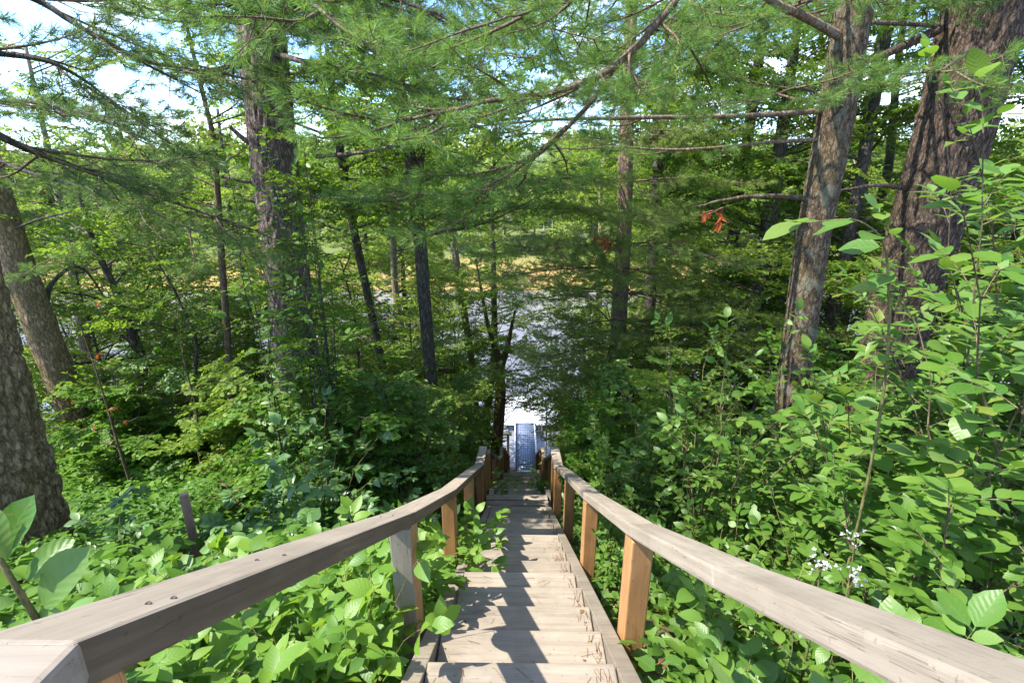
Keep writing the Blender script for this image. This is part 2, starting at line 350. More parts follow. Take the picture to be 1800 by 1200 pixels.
# ------------------------------------------------------------------ setting: ground, water
def ground_material():
    m, n, l, out = mat_new('forest_floor')
    g = n.new('ShaderNodeNewGeometry'); sx = n.new('ShaderNodeSeparateXYZ'); l.new(g.outputs['Position'], sx.inputs[0])
    ns = N(n, 'ShaderNodeTexNoise', Scale=2.5, Detail=9.0, Roughness=.7); l.new(g.outputs['Position'], ns.inputs['Vector'])
    vo = N(n, 'ShaderNodeTexVoronoi', Scale=24.0); l.new(g.outputs['Position'], vo.inputs['Vector'])
    near = ramp(n, l, ns.outputs['Fac'], [(.3, (.035, .022, .014)), (.5, (.085, .05, .03)), (.68, (.16, .085, .045))])
    near = mixc(n, l, .35, near, vo.outputs['Color'], 'MULTIPLY')
    n2 = N(n, 'ShaderNodeTexNoise', Scale=.35, Detail=8.0, Roughness=.65); l.new(g.outputs['Position'], n2.inputs['Vector'])
    far = ramp(n, l, n2.outputs['Fac'], [(.32, (.20, .17, .05)), (.5, (.33, .20, .065)), (.66, (.24, .21, .07))])
    f = ramp(n, l, math_n(n, l, 'DIVIDE', sx.outputs[1], 100.0), [(.50, (0, 0, 0)), (.56, (1, 1, 1))])
    deep = ramp(n, l, math_n(n, l, 'DIVIDE', sx.outputs[1], 100.0), [(.635, (0, 0, 0)), (.665, (1, 1, 1))])
    far = mixc(n, l, deep, far, (.10, .13, .035))
    p = n.new('ShaderNodeBsdfPrincipled'); p.inputs['Roughness'].default_value = .95
    l.new(mixc(n, l, f, near, far), p.inputs['Base Color'])
    bp = N(n, 'ShaderNodeBump', Strength=.8, Distance=.03); l.new(ns.outputs['Fac'], bp.inputs['Height']); l.new(bp.outputs[0], p.inputs['Normal'])
    l.new(p.outputs[0], out.inputs[0]); return m
def axis_vals(a):
    out = []
    for lo, hi, st in a: out += list(np.arange(lo, hi, st))
    return np.array(out + [a[-1][1]])
gx = axis_vals([(-420, -120, 40), (-120, -40, 8), (-40, -14, 1.5), (-14, 14, .3), (14, 40, 1.5), (40, 120, 8), (120, 420, 40)])
gy = axis_vals([(-40, -8, 3), (-8, 25, .3), (25, 56, 2.5), (56, 72, .8), (72, 140, 6), (140, 700, 60)])
X, Y = np.meshgrid(gx, gy, indexing='ij')
Z = ground(X, Y)
mb = MB()
nx, ny = len(gx), len(gy)
i, j = np.meshgrid(np.arange(nx - 1), np.arange(ny - 1), indexing='ij')
q = np.stack([i * ny + j, (i + 1) * ny + j, (i + 1) * ny + j + 1, i * ny + j + 1], -1).reshape(-1, 4)
mb.raw(np.stack([X, Y, Z], -1).reshape(-1, 3), q.ravel(), np.full(len(q), 4))
tag(mb.obj('ground', ground_material(), smooth=True), 'wooded slope falling to the river and the far bank', kind='structure')

def water_material():
    m, n, l, out = mat_new('river_water')
    g = n.new('ShaderNodeNewGeometry')
    mp = N(n, 'ShaderNodeMapping', Scale=(1.0, 3.0, 1)); l.new(g.outputs['Position'], mp.inputs[0])
    a = N(n, 'ShaderNodeTexNoise', Scale=.75, Detail=3.0, Roughness=.5, Distortion=.9); l.new(mp.outputs[0], a.inputs['Vector'])
    b = N(n, 'ShaderNodeTexNoise', Scale=.16, Detail=3.0); l.new(g.outputs['Position'], b.inputs['Vector'])
    p = n.new('ShaderNodeBsdfPrincipled'); p.inputs['Roughness'].default_value = .12; p.inputs['IOR'].default_value = 1.33
    l.new(ramp(n, l, b.outputs['Fac'], [(.3, (.12, .125, .15)), (.7, (.19, .19, .225))]), p.inputs['Base Color'])
    p.inputs['Specular IOR Level'].default_value = .9
    bp = N(n, 'ShaderNodeBump', Strength=.5, Distance=.22); l.new(a.outputs['Fac'], bp.inputs['Height']); l.new(bp.outputs[0], p.inputs['Normal'])
    l.new(p.outputs[0], out.inputs[0]); return m
mb = MB(); mb.raw([(-420, 20, 0), (420, 20, 0), (420, 60, 0), (-420, 60, 0)], [0, 1, 2, 3], [4])
tag(mb.obj('water', water_material()), 'pale rippled river beyond the trees', kind='structure')

# ------------------------------------------------------------------ staircase
HR, XC = .607, .022
ST = empty('wooden_staircase', (0, .3, ground(0, .3)), 'long wooden staircase with grey handrails and ochre posts running down to the river', 'staircase')
SO = np.array(ST.location)
def stair_box(name, mat, c, size, pitch=0.0, bev=.006, roll=0.0):
    M = Matrix.Translation(Vector(np.array(c) - SO)) @ Matrix.Rotation(pitch, 4, 'X') @ Matrix.Rotation(roll, 4, 'Y')
    return bevel_box(name, size, mat, bev, ST, M)
flights = [(.30, 13.3 - 1.45, 7.0, 13.3 - 5.25, 18, 0.0), (7.48, 13.3 - 5.25, 12.6, 13.3 - 8.5, 15, .02), (13.2, 13.3 - 8.5, 19.8, 13.3 - 12.72, 20, .2)]
r = random.Random(3)
for fi, (y0, z0, y1, z1, n, xo) in enumerate(flights):
    run, rise = (y1 - y0) / n, (z0 - z1) / n
    for k in range(n):
        zc = z0 - rise * (k + (1 if fi else .45))
        if fi == 0: zc = z0 - rise * (k + .5)
        stair_box('tread', W_TREAD, (xo + XC + r.uniform(-.004, .004), y0 + run * (k + .5) + .01, zc - .02), (.875, run + .015, .04),
                  r.uniform(-.012, .012), .007, r.uniform(-.006, .006))
    pit = math.atan2(z1 - z0, y1 - y0); L = math.hypot(y1 - y0, z1 - z0)
    for s in (-1, 1):
        stair_box('stringer', W_TREAD if fi == 0 else W_RAIL, (xo + XC + s * .487, (y0 + y1) / 2 + .03, (z0 + z1) / 2 - .075), (.085, L + .1, .27), pit, .006)
mbs = MB()
y0, z0, y1, z1, n, xo = flights[0]
for k in range(n):
    for sx_ in (-.4, .4):
        for f in (.25, .72):
            cx, cy, cz = XC + sx_, y0 + (y1 - y0) / n * (k + f), z0 - (z0 - z1) / n * (k + .5) + .0005
            mbs.tube([(cx, cy, cz - .003), (cx, cy, cz + .0015)], .005, 7)
tag(mbs.obj('screw_head', P_NAIL, ST), kind='stuff')
# landings: three boards each
for (y0, y1, z, xo) in ((7.02, 7.50, 13.3 - 5.25, 0), (12.62, 13.22, 13.3 - 8.5, .1), (-.9, .30, 13.3 - 1.45, 0)):
    nb = 3 if y1 > 1 else 8
    w = (y1 - y0) / nb
    for k in range(nb):
        stair_box('landing_board', W_TREAD, (xo + r.uniform(-.01, .01), y0 + w * (k + .5), z - .022 + r.uniform(-.002, .002)), (1.04, w - .022, .042), 0, .006)
# handrails: polyline per side of (y, z of rail top)

def rail_piece(p0, p1, xo, s, ext=.0, mat=W_RAIL, w=.142, h=.062):
    p0, p1 = np.array(p0, float), np.array(p1, float); d = p1 - p0; L = math.hypot(*d)
    a = math.atan2(d[1], d[0])
    c = (p0 + p1) / 2
    off = np.array([math.sin(a), -math.cos(a)]) * h / 2
    me_x = xo + XC + s * HR
    o = stair_box('handrail', mat, (me_x, c[0] + off[0], c[1] + off[1]), (w, L + ext, h), a, .009)
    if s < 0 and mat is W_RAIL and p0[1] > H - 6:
        o.data.materials.append(W_RAIL_SHADE)
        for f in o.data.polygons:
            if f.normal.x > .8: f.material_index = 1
    return o
W_RAIL_SHADE = wood_mat('worn_shaded_rail_side', (0.149, 0.109, 0.070), (0.095, 0.066, 0.042), (0.063, 0.042, 0.027), .35, 1, .6, 24, .5)  # brown worn grain, darkened further to carry the inner face's shade
def post(y, ztop, zbot, xo, s, mat=W_POST, w=.11, dp=.165):
    o = stair_box('post', mat, (xo + XC + s * HR, y, (ztop + zbot) / 2), (w, dp if w > .1 else w, ztop - zbot), 0, .008)
    return o
def floor_z(y):
    return np.interp(y, [-1, .3, 7.0, 7.48, 12.6, 13.2, 19.8, 30], [H - 1.45, H - 1.45, H - 5.25, H - 5.25, H - 8.5, H - 8.5, H - 12.72, H - 12.72])
rail1 = [(-.35, H - .49), (.455, H - .525), (2.19, H - 1.64), (3.73, H - 2.56), (5.3, H - 3.41), (6.88, H - 4.28), (7.72, H - 4.45)]
rail_r = [(-.35, H - .02), (.436, H - .565), (1.2, H - 1.075), (2.19, H - 1.70), (3.73, H - 2.585), (5.3, H - 3.42), (6.88, H - 4.28), (7.72, H - 4.45)]
for s in (-1, 1):
    pts = rail1 if s < 0 else rail_r
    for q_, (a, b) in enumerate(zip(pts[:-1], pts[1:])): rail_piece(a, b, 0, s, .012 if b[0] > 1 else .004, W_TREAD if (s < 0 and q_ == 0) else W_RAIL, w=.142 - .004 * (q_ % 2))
    for k, (y, z) in enumerate(pts[2 if s < 0 else 3:-1]):
        m = W_POSTG if (s < 0 and k == 0) else W_POST
        o_ = post(y, z - .05, ground(s * HR, y) - .3, 0, s, m)
        if m is W_POSTG:
            o_.data.materials.append(W_POST)
            for f in o_.data.polygons:
                if f.normal.x > .7: f.material_index = 1
    post(.43 if s < 0 else .2, (H - .52) - .06 if s < 0 else H - .47, ground(s * HR, .5) - .3, 0, s)
    post(7.62, H - 4.45 - .06, ground(s * HR, 7.6) - .3, 0, s)
    # nails on the near rail
    # lower flights
    r2 = [(7.9, H - 4.62), (9.6, H - 5.75), (11.3, H - 6.85), (12.75, H - 7.66), (13.3, H - 7.7), (15.2, H - 8.85), (17.2, H - 10.15), (19.1, H - 11.35), (19.9, H - 11.85)]
    for k, (a, b) in enumerate(zip(r2[:-1], r2[1:])): rail_piece(a, b, .06 + .018 * k, s, .01, W_RAIL if k < 4 else W_POST, .1 - .004 * (k % 2), .07)
    for k, (y, z) in enumerate(r2): post(y, z - .06, ground(s * HR, y) - .3, .06 + .018 * k, s, W_POST, .09)
# nail heads on the left rail
mbn = MB()
def rail_pt(y, dx):
    z = np.interp(y, [p[0] for p in rail1], [p[1] for p in rail1]); return np.array([XC - HR + dx, y, z])
for y, dx in ((.93, .0), (.99, .03), (.60, .03), (.63, .045), (1.9, -.02), (1.95, .02)):
    p = rail_pt(y, dx); mbn.tube([p + (0, 0, -.004), p + (0, 0, .002)], .0045, 7)
mbn.obj('nail_head', P_NAIL, ST)

# ------------------------------------------------------------------ gangway and dock
gx0 = .38
GW = empty('metal_gangway', (gx0, 19.9, .3), 'sky-tinted metal gangway with wire grid deck and white side rails below the stairs', 'gangway')
mb = MB(); mb.box((gx0 - .47, 19.92, .50), (gx0 + .47, 24.6, .545)); mb.obj('grating_backing', P_ALU, GW)  # added solid backing, tinted for the shade and sky seen at the grating
mb = MB()
for k in range(9): x = gx0 - .44 + .88 * k / 8; mb.box((x - .008, 19.95, .548), (x + .008, 24.55, .560))
for k in range(26): y = 20.0 + 4.5 * k / 25; mb.box((gx0 - .455, y - .012, .562), (gx0 + .455, y + .012, .572))
tag(mb.obj('grating', P_BAR, GW), kind='stuff')
for s in (-1, 1):
    mb = MB(); mb.box((gx0 + s * .51 - .035, 19.9, .46), (gx0 + s * .51 + .035, 24.6, .70)); mb.obj('side_rail', P_WHITE, GW)
mb = MB(); mb.box((gx0 - .47, 19.84, .50), (gx0 + .47, 19.915, .60)); mb.obj('end_lip', P_WHITE, GW)
DK = empty('floating_dock', (.5, 26.5, .0), 'sunlit white floating dock on the water at the end of the gangway', 'dock')
for k in range(12):
    y = 24.65 + .3 * k
    mb = MB(); mb.box((gx0 - 1.1, y, .36), (gx0 + 2.6, y + .285, .40)); mb.obj('deck_board', P_WHITE, DK)  # white stands for overexposed sun on the boards, put into their colour
for s in (0, 1, 2):
    mb = MB(); mb.box((gx0 - 1.0 + s * 1.45, 24.7, -.3), (gx0 - .6 + s * 1.45, 28.2, .355)); mb.obj('float', P_ALU, DK)
for k, (px, py0, py1) in enumerate(((961, 715, 800), (953, 690, 760))):
    mb = MB(); a = at_y(px, py1, 21.5 + k * 3); b = at_y(px, py0, 21.5 + k * 3)
    mb.tube([(a[0], a[1], -1.0), (b[0], b[1], b[2])], .035, 10)
    tag(mb.obj('dock_pole', P_WHITE if k == 0 else W_DOCK, smooth=True), ('thin white pole standing in the water right of the gangway', 'thin brown pole standing beside the far end of the gangway')[k], 'pole')
a = at_y(893, 762, 21.5)
mp = empty('mooring_post', (a[0], a[1], -.6), 'tan wooden post with a flat top board left of the gangway', 'post')
mb = MB(); mb.box((a[0] - .06, a[1] - .06, -.9), (a[0] + .06, a[1] + .06, a[2] - .02)); mb.obj('post', W_DOCK, mp)
mb = MB(); mb.box((a[0] - .24, a[1] - .16, a[2] - .018), (a[0] + .18, a[1] + .16, a[2] + .03)); mb.obj('top_board', W_DOCK, mp)

# ------------------------------------------------------------------ survey stake
p = on_ground(351, 990)
p = at_y(349, 985, p[1]); zt = at_y(345, 868, p[1])[2]
sk = empty('wooden_stake', (p[0], p[1], p[2]), 'weathered wooden stake standing in the ground plants left of the stairs', 'stake')
o = bevel_box('stake', (.08, .05, zt - p[2] + .4), W_STAKE, .005, sk, Matrix.Translation((0, 0, (zt - p[2]) / 2 - .2)) @ Matrix.Rotation(.015, 4, 'Y') @ Matrix.Rotation(.6, 4, 'Z'))
o.name = 'shaft'

# ------------------------------------------------------------------ leaf shapes
def leaf_tpl(W=.3, nseg=5, droop=.18, fold=.25, peak=.42, tip=1.0, petiole=.0, wob=0.0, seed=0):
    rr = np.random.default_rng(seed); t = np.linspace(0, 1, nseg + 1)
    if peak <= .5: tt = t ** (math.log(.5) / math.log(peak))
    else: tt = 1 - (1 - t) ** (math.log(.5) / math.log(1 - peak))
    w = W * np.sin(math.pi * tt) ** (.8 * tip); w[0] = w[-1] = 0
    V, F, U = [], [], []
    zz = -droop * t ** 2
    sw = wob * np.sin(t * 5 + rr.random() * 6)
    for k in range(nseg + 1):
        V.append((sw[k], t[k] + petiole, zz[k])); U.append((0, t[k]))
    ids = {}
    for s in (-1, 1):
        for k in range(1, nseg):
            ids[s, k] = len(V); V.append((s * w[k] + sw[k], t[k] + petiole - .02, zz[k] + fold * w[k] + wob * .5 * rr.normal())); U.append((s, t[k]))
    for s in (-1, 1):
        f = [(0, 1, ids[s, 1])] + [(k, k + 1, ids[s, k + 1], ids[s, k]) for k in range(1, nseg - 1)] + [(nseg - 1, nseg, ids[s, nseg - 1])]
        F += [q[::-1] if s > 0 else q for q in f]
    F = [q[::-1] for q in F]
    if petiole > 0:
        b = len(V); V += [(-.012, 0, 0), (.012, 0, 0), (.012, petiole, 0), (-.012, petiole, 0)]; U += [(0, 0)] * 4; F.append((b, b + 1, b + 2, b + 3))
    return Tpl(V, F, U)
T_MID = Tpl([(0, 0, 0), (-.3, .42, .07), (.3, .42, .07), (0, 1, -.08), (0, .5, 0)], [(0, 4, 1), (4, 3, 1), (0, 2, 4), (4, 2, 3)], [(0, 0), (-1, .4), (1, .4), (0, 1), (0, .5)])
T_ROUND = Tpl([(0, 0, 0), (-.33, .25, .05), (-.3, .7, .05), (0, 1, -.08), (.3, .7, .05), (.33, .25, .05)], [(0, 3, 2, 1), (0, 5, 4, 3)], [(0, 0), (-1, .3), (-1, .7), (0, 1), (1, .7), (1, .3)])
T_PT = Tpl([(0, 0, 0), (-.27, .35, .07), (-.13, .75, .03), (0, 1.1, -.12), (.13, .75, .03), (.27, .35, .07), (0, .4, 0), (0, .75, -.03)], [(0, 6, 1), (6, 7, 2, 1), (7, 3, 2), (0, 5, 6), (6, 5, 4, 7), (7, 4, 3)], [(0, 0), (-1, .35), (-1, .75), (0, 1), (1, .75), (1, .35), (0, .4), (0, .75)])
T_CLUMP = Tpl([(0, -.5, 0), (-.4, -.1, .1), (-.25, .4, .05), (0, .55, -.1), (.35, .3, .1), (.42, -.2, .03)], [(0, 3, 2, 1), (0, 5, 4, 3)])
def frames(D, Nn, S):
    D = D / (np.linalg.norm(D, axis=1)[:, None] + 1e-9)
    Xa = np.cross(D, Nn); Xa /= np.linalg.norm(Xa, axis=1)[:, None] + 1e-9
    Za = np.cross(Xa, D)
    return np.stack([Xa, D, Za], -1) * np.asarray(S)[:, None, None]
def leaf_mesh(name, parts, mat):
    mb = MB()
    for t, D, P, S in parts:
        mb.inst(t, frames(np.array([D], float), np.array([[0, 0, 1.]]), [S]), np.array([P], float), 0, np.zeros(1))
    return mb.mesh(name, mat, True)
def simple_set(name, mat, **kw):
    out = []
    for k in range(5):
        kk = dict(kw); kk['droop'] = kw.get('droop', .18) * (.5 + .35 * k); kk['fold'] = kw.get('fold', .25) * (1.3 - .22 * k); kk['W'] = kw.get('W', .3) * (.88 + .06 * k)
        out.append(leaf_mesh(name, [(leaf_tpl(seed=k, **kk), (0, 1, 0), (0, 0, 0), 1)], mat))
    return out
def compound_set(name, mat, n=3, **kw):
    out = []
    for k in range(4):
        t = leaf_tpl(seed=k, **kw); rr = np.random.default_rng(k)
        if n == 3: dirs = [((0, 1, -.1), (0, .38, 0), .85), ((-.95, .35, -.1), (-.02, .33, 0), .7), ((.95, .35, -.1), (.02, .33, 0), .7)]
        else: dirs = [((math.sin(a), math.cos(a), -.25), (0, .3, 0), s) for a, s in ((0, .9), (-.75, .8), (.75, .8), (-1.5, .6), (1.5, .6))]
        dirs = [(tuple(np.array(d) + rr.normal(0, .12, 3)), p, s) for d, p, s in dirs]
        pet = Tpl([(-.01, 0, 0), (.01, 0, 0), (.01, .38, 0), (-.01, .38, 0)], [(0, 1, 2, 3)])
        out.append(leaf_mesh(name, [(t, d, p, s) for d, p, s in dirs] + [(pet, (0, 1, 0), (0, 0, 0), 1)], mat))
    return out
L_BIG = simple_set('broad_leaf', M_BIG, W=.34, peak=.5, droop=.14, fold=.2, tip=.85, petiole=.1, wob=.012)
L_MED = simple_set('shrub_leaf', M_MED, W=.29, peak=.45, droop=.2, fold=.22, tip=.95, petiole=.08, wob=.01)
L_ROUND = simple_set('round_leaf', M_MED, W=.37, peak=.5, droop=.14, fold=.15, tip=.75, petiole=.1, wob=.01)
L_GLOSS = simple_set('glossy_leaf', M_GLOSS, W=.30, peak=.4, droop=.3, fold=.2, tip=1.15, petiole=.08, wob=.015)
L_BRIGHT = simple_set('bright_leaf', M_BRIGHT, W=.31, peak=.4, droop=.22, fold=.22, tip=1.1, petiole=.1, wob=.015)
L_TRI = compound_set('trifoliate_leaf', M_BRIGHT, 3, W=.33, peak=.4, droop=.22, fold=.2, tip=1.1, wob=.015)
L_FIVE = compound_set('five_part_leaf', M_GLOSS, 5, W=.24, peak=.5, droop=.2, fold=.2, tip=1.0, wob=.015)
L_NEAR = simple_set('large_leaf', M_BIG, W=.28, nseg=8, peak=.6, droop=.2, fold=.35, tip=.8, petiole=.06, wob=.03)

# ------------------------------------------------------------------ shrubs with single leaves
def unit(v): v = np.asarray(v, float); return v / (np.linalg.norm(v) + 1e-9)
def put_leaves(root, name, meshes, P, D, Nn, S, limit=300, margin=200, rng=RNG):
    keep = [k for k in range(len(P)) if in_view(P[k], margin)]
    P, D, Nn, S = P[keep], D[keep], Nn[keep], S[keep]
    if len(P) == 0: return
    dist = np.array([-S[k] / max(.2, depth_of(P[k])) for k in range(len(P))])
    order = np.argsort(dist)
    F = frames(D, Nn, S); loc = np.array(root.location)
    for k in order[:limit]:
        M = Matrix.Identity(4)
        for a in range(3):
            for b in range(3): M[a][b] = F[k][a][b]
            M[a][3] = P[k][a] - loc[a]
        place(name, meshes[int(rng.integers(len(meshes)))], root, M)
    rest = order[limit:]
    if len(rest):
        mb = MB(); mb.inst(T_PT, F[rest], P[rest], 0)
        tag(mb.obj('small_foliage', meshes[0].materials[0], root, True), kind='stuff')

def shrub(name, label, cat, base, h, spread, stems, meshes, size, seed, group=None, lean=(0, 0, 0), twigs=6, per=5, stemmat=B_STEM, start=.3,
          leafname='leaf', twl=.3, r0=.012, limit=300, margin=200, opp=True, tilt=.45, droop=.35):
    rg = np.random.default_rng(seed)
    base = np.array(base, float)
    root = empty(name, base, label, cat, group)
    mb = MB(); P, D, Nn, S = [], [], [], []
    for s in range(stems):
        a = 2 * math.pi * (s + rg.random() * .8) / stems
        out = np.array([math.cos(a), math.sin(a), 0]) * spread * (.35 + .75 * rg.random()) + np.array(lean) * (.6 + .6 * rg.random())
        hh = h * (.65 + .4 * rg.random())
        t = np.linspace(0, 1, 9)
        pts = base + np.array([0, 0, -.1]) + rg.normal(0, .04, 3) * (1, 1, 0) + out * (t ** 1.5)[:, None] + np.array([0, 0, hh + .1]) * (t * (1.0 + .25 * droop) - .25 * droop * t ** 2.2)[:, None]
        pts += np.cumsum(rg.normal(0, .012 * h, (9, 3)), 0) * (t > 0)[:, None]
        mb.tube(pts, r0 * (1.05 - .8 * t), 6)
        for k in range(twigs):
            tt = start + (1 - start) * (k + rg.random()) / twigs
            p = np.array([np.interp(tt, t, pts[:, c]) for c in range(3)])
            i = min(7, int(tt * 8)); ax = unit(pts[i + 1] - pts[i])
            az = rg.random() * 6.283; sd = unit(np.array([math.cos(az), math.sin(az), .25]) + ax * .5)
            ln = twl * h * (.5 + .6 * rg.random()) * (1.1 - .5 * tt)
            if k == twigs - 1: p = pts[-1]; sd = unit(ax + (0, 0, -.1))
            tw = p + sd * ln * np.linspace(0, 1, 4)[:, None] + np.array([0, 0, -1]) * (ln * .22 * np.linspace(0, 1, 4) ** 2)[:, None]
            mb.tube(tw, r0 * .35 * np.array([1, .8, .6, .35]), 4)
            lat = unit(np.cross(sd, (0, 0, 1)))
            for q in range(per):
                f = (q + .6) / per
                pp = p + sd * ln * f + np.array([0, 0, -1]) * ln * .22 * f * f
                for sg in ((-1, 1) if opp else (1 if q % 2 else -1,)):
                    d = unit(sd * (.45 + .5 * rg.random()) + lat * sg * (.8 + .3 * rg.random()) + np.array([0, 0, -.25 + .35 * rg.normal()]))
                    if q == per - 1 and sg == 1: d = unit(sd + (0, 0, -.2))
                    nn = unit(np.array([0, 0, 1]) + rg.normal(0, tilt, 3) + SUN * .25)
                    P.append(pp); D.append(d); Nn.append(nn); S.append(size * (.6 + .55 * rg.random()) * (.75 + .35 * f))
    mb.obj('stem', stemmat, root, True)
    put_leaves(root, leafname, meshes, np.array(P), np.array(D), np.array(Nn), np.array(S), limit, margin, rg)
    return root
def G(x, y): return (x, y, float(ground(x, y)))
def Gp(px, py): p = on_ground(px, py); return (p[0], p[1], p[2])

# ------------------------------------------------------------------ branch prototypes
def proto_leafy(seed, size=.075, length=1.0, per=7, tpl=T_MID, mats=None, tilt=.4):
    rg = np.random.default_rng(seed); mb = MB(); P, D, Nn, S = [], [], [], []
    t = np.linspace(0, 1, 7)
    main = np.stack([.06 * np.sin(t * 4 + rg.random() * 6), t * length, .1 * t - .22 * t * t], -1)
    mb.tube(main, .009 * (1.05 - .85 * t), 4, 0)
    tws = [(main[-1], unit(main[-1] - main[-2]), .25 * length)]
    for k in range(11):
        tt = .12 + .83 * (k + rg.random() * .6) / 11
        p = np.array([np.interp(tt, t, main[:, c]) for c in range(3)]); sg = 1 if k % 2 else -1
        tws.append((p, unit((sg * (.8 + .3 * rg.random()), .65, rg.normal(-.02, .22))), length * (.28 + .28 * rg.random()) * (1.15 - .6 * tt)))
    for p, d, ln in tws:
        mb.tube([p, p + d * ln * .5, p + d * ln + (0, 0, -.05 * ln)], [.0045, .003, .0015], 3, 0)
        lat = unit(np.cross(d, (0, 0, 1)))
        n = max(4, int(per * ln / (.35 * length)))
        for q in range(n):
            f = (q + .7) / n
            for sg in (-1, 1):
                P.append(p + d * ln * f); D.append(unit(d * .6 + lat * sg * (.7 + .4 * rg.random()) + (0, 0, -.3 + .3 * rg.normal())))
                Nn.append(unit(np.array([0, 0, 1]) + rg.normal(0, tilt, 3))); S.append(size * (.65 + .6 * rg.random()))
    mb.inst(tpl, frames(np.array(D), np.array(Nn), np.array(S)), np.array(P), 1, rg.random(len(P)))
    return mb.mesh('leafy_branch', mats)
def needle_tuft(mb, p, ax, rg, n=42, L=.1, w=.0024, mat=1, back=.09):
    ax = unit(ax); u = unit(np.cross(ax, (.3, .2, 1))); v = np.cross(ax, u)
    mb.tube([p - ax * .02, p + ax * .012], [.0045, .003], 4, 2, rg.random())
    ph = np.radians(rg.uniform(18, 78, n)); az = rg.uniform(0, 6.283, n); f = rg.random(n)
    ph = ph * (.45 + .75 * f)
    D = ax * np.cos(ph)[:, None] + (u * np.cos(az)[:, None] + v * np.sin(az)[:, None]) * np.sin(ph)[:, None]
    b = p - ax * (back * f)[:, None]
    tipp = b + D * (L * rg.uniform(.75, 1.1, n))[:, None] + np.array([0, 0, -.10 * L])
    side = np.cross(D, rg.normal(0, 1, (n, 3))); side /= np.linalg.norm(side, axis=1)[:, None]
    V = np.stack([b - side * w * .5, b + side * w * .5, tipp + side * w * .3, tipp - side * w * .3], 1).reshape(-1, 3)
    mb.raw(V, np.arange(4 * n), np.full(n, 4), mat, np.clip(rg.normal(.45, .22, n) + rg.normal(0, .12), 0, .99))
def proto_bough(seed, mats, length=1.5, nside=13, n=40, L=.1, w=.0024, flat=.25, gap=.085):
    rg = np.random.default_rng(seed); mb = MB()
    t = np.linspace(0, 1, 9)
    main = np.stack([.05 * np.sin(t * 5 + seed), t * length, -.14 * t * length + .2 * length * t ** 2.5], -1)
    mb.tube(main, .016 * (1.1 - .85 * t), 5, 0)
    needle_tuft(mb, main[-1], main[-1] - main[-2], rg, n + 10, L, w)
    for k in range(nside):
        tt = .16 + .8 * (k + rg.random() * .5) / nside; sg = 1 if k % 2 else -1
        p = np.array([np.interp(tt, t, main[:, c]) for c in range(3)])
        d = unit((sg * (.75 + .3 * rg.random()), .75, rg.normal(.02, flat))); ln = length * (.2 + .22 * rg.random()) * (1.2 - .75 * tt)
        e = p + d * ln + np.array([0, 0, .04])
        mb.tube([p, p + d * ln * .5 + (0, 0, -.01), e], [.006, .004, .0025], 4, 0)
        needle_tuft(mb, e, d + (0, 0, .25), rg, n, L, w)
        m = max(2, int(ln / gap))
        for q in range(m):
            f = (q + .5) / m
            b = p + d * ln * f; s2 = 1 if q % 2 else -1
            d2 = unit(d * .8 + np.cross(d, (0, 0, 1)) * s2 * .8 + (0, 0, rg.normal(.1, flat)))
            l2 = ln * (.2 + .2 * rg.random()) * (1.2 - f * .6) + .03
            mb.tube([b, b + d2 * l2], [.003, .0018], 3, 0)
            needle_tuft(mb, b + d2 * l2, d2 + (0, 0, .15), rg, int(n * .8), L * .92, w)
    return mb.mesh('pine_bough', mats)
def swap(meshes, mats):
    out = []
    for m in meshes:
        c = m.copy()
        for i_, x in enumerate(mats): c.materials[i_] = x
        out.append(c)
    return out
PB_NEAR = [proto_bough(k, [B_TWIG, M_NEEDLE, M_BUD], 1.2, 10, 48, .105, .0034, .3, .13) for k in range(4)]
PB_MID = [proto_bough(10 + k, [B_TWIG, M_NEEDLE, M_BUD], 1.5, 11, 34, .125, .0055, .3, .13) for k in range(4)]
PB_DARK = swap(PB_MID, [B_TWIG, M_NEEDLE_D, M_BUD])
PB_PALE_LIT = swap(PB_MID, [B_TWIG, M_NEEDLE_P, M_BUD])
LB = [proto_leafy(k, .08, 1.0, 7, T_MID, [B_TWIG, M_TREE]) for k in range(5)]
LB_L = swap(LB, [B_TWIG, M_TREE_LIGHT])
LB_BIG = [proto_leafy(20 + k, .115, 1.1, 6, T_ROUND, [B_TWIG, M_TREE]) for k in range(4)]
LB_S = [proto_leafy(30 + k, .085, .8, 8, T_ROUND, [B_TWIG, M_MED]) for k in range(5)]
LB_SL = swap(LB_S, [B_TWIG, M_TREE_LIGHT]); LB_S2 = swap(LB_S, [B_TWIG, M_COVER])

def orient(p, d, roll=0.0, scale=1.0, up=(0, 0, 1)):
    d = unit(d); x = unit(np.cross(d, up)); z = np.cross(x, d)
    M = Matrix(((x[0], d[0], z[0], p[0]), (x[1], d[1], z[1], p[1]), (x[2], d[2], z[2], p[2]), (0, 0, 0, 1)))
    return M @ Matrix.Rotation(roll, 4, 'Y') @ Matrix.Scale(scale, 4)
def add_branch(root, name, meshes, p, d, rg, scale=1.0, roll=.3):
    tip = np.asarray(p) + np.asarray(d) * .6 * scale
    for q in (np.asarray(p), tip):
        if 6.5 < q[1] < 26 and abs(q[0] - .012 * q[1]) < 1.0 and q[2] < floor_z(q[1]) + 2.5: return None
    M = orient(np.array(p) - np.array(root.location), d, rg.normal(0, roll), scale)
    return place(name, meshes[int(rg.integers(len(meshes)))], root, M)

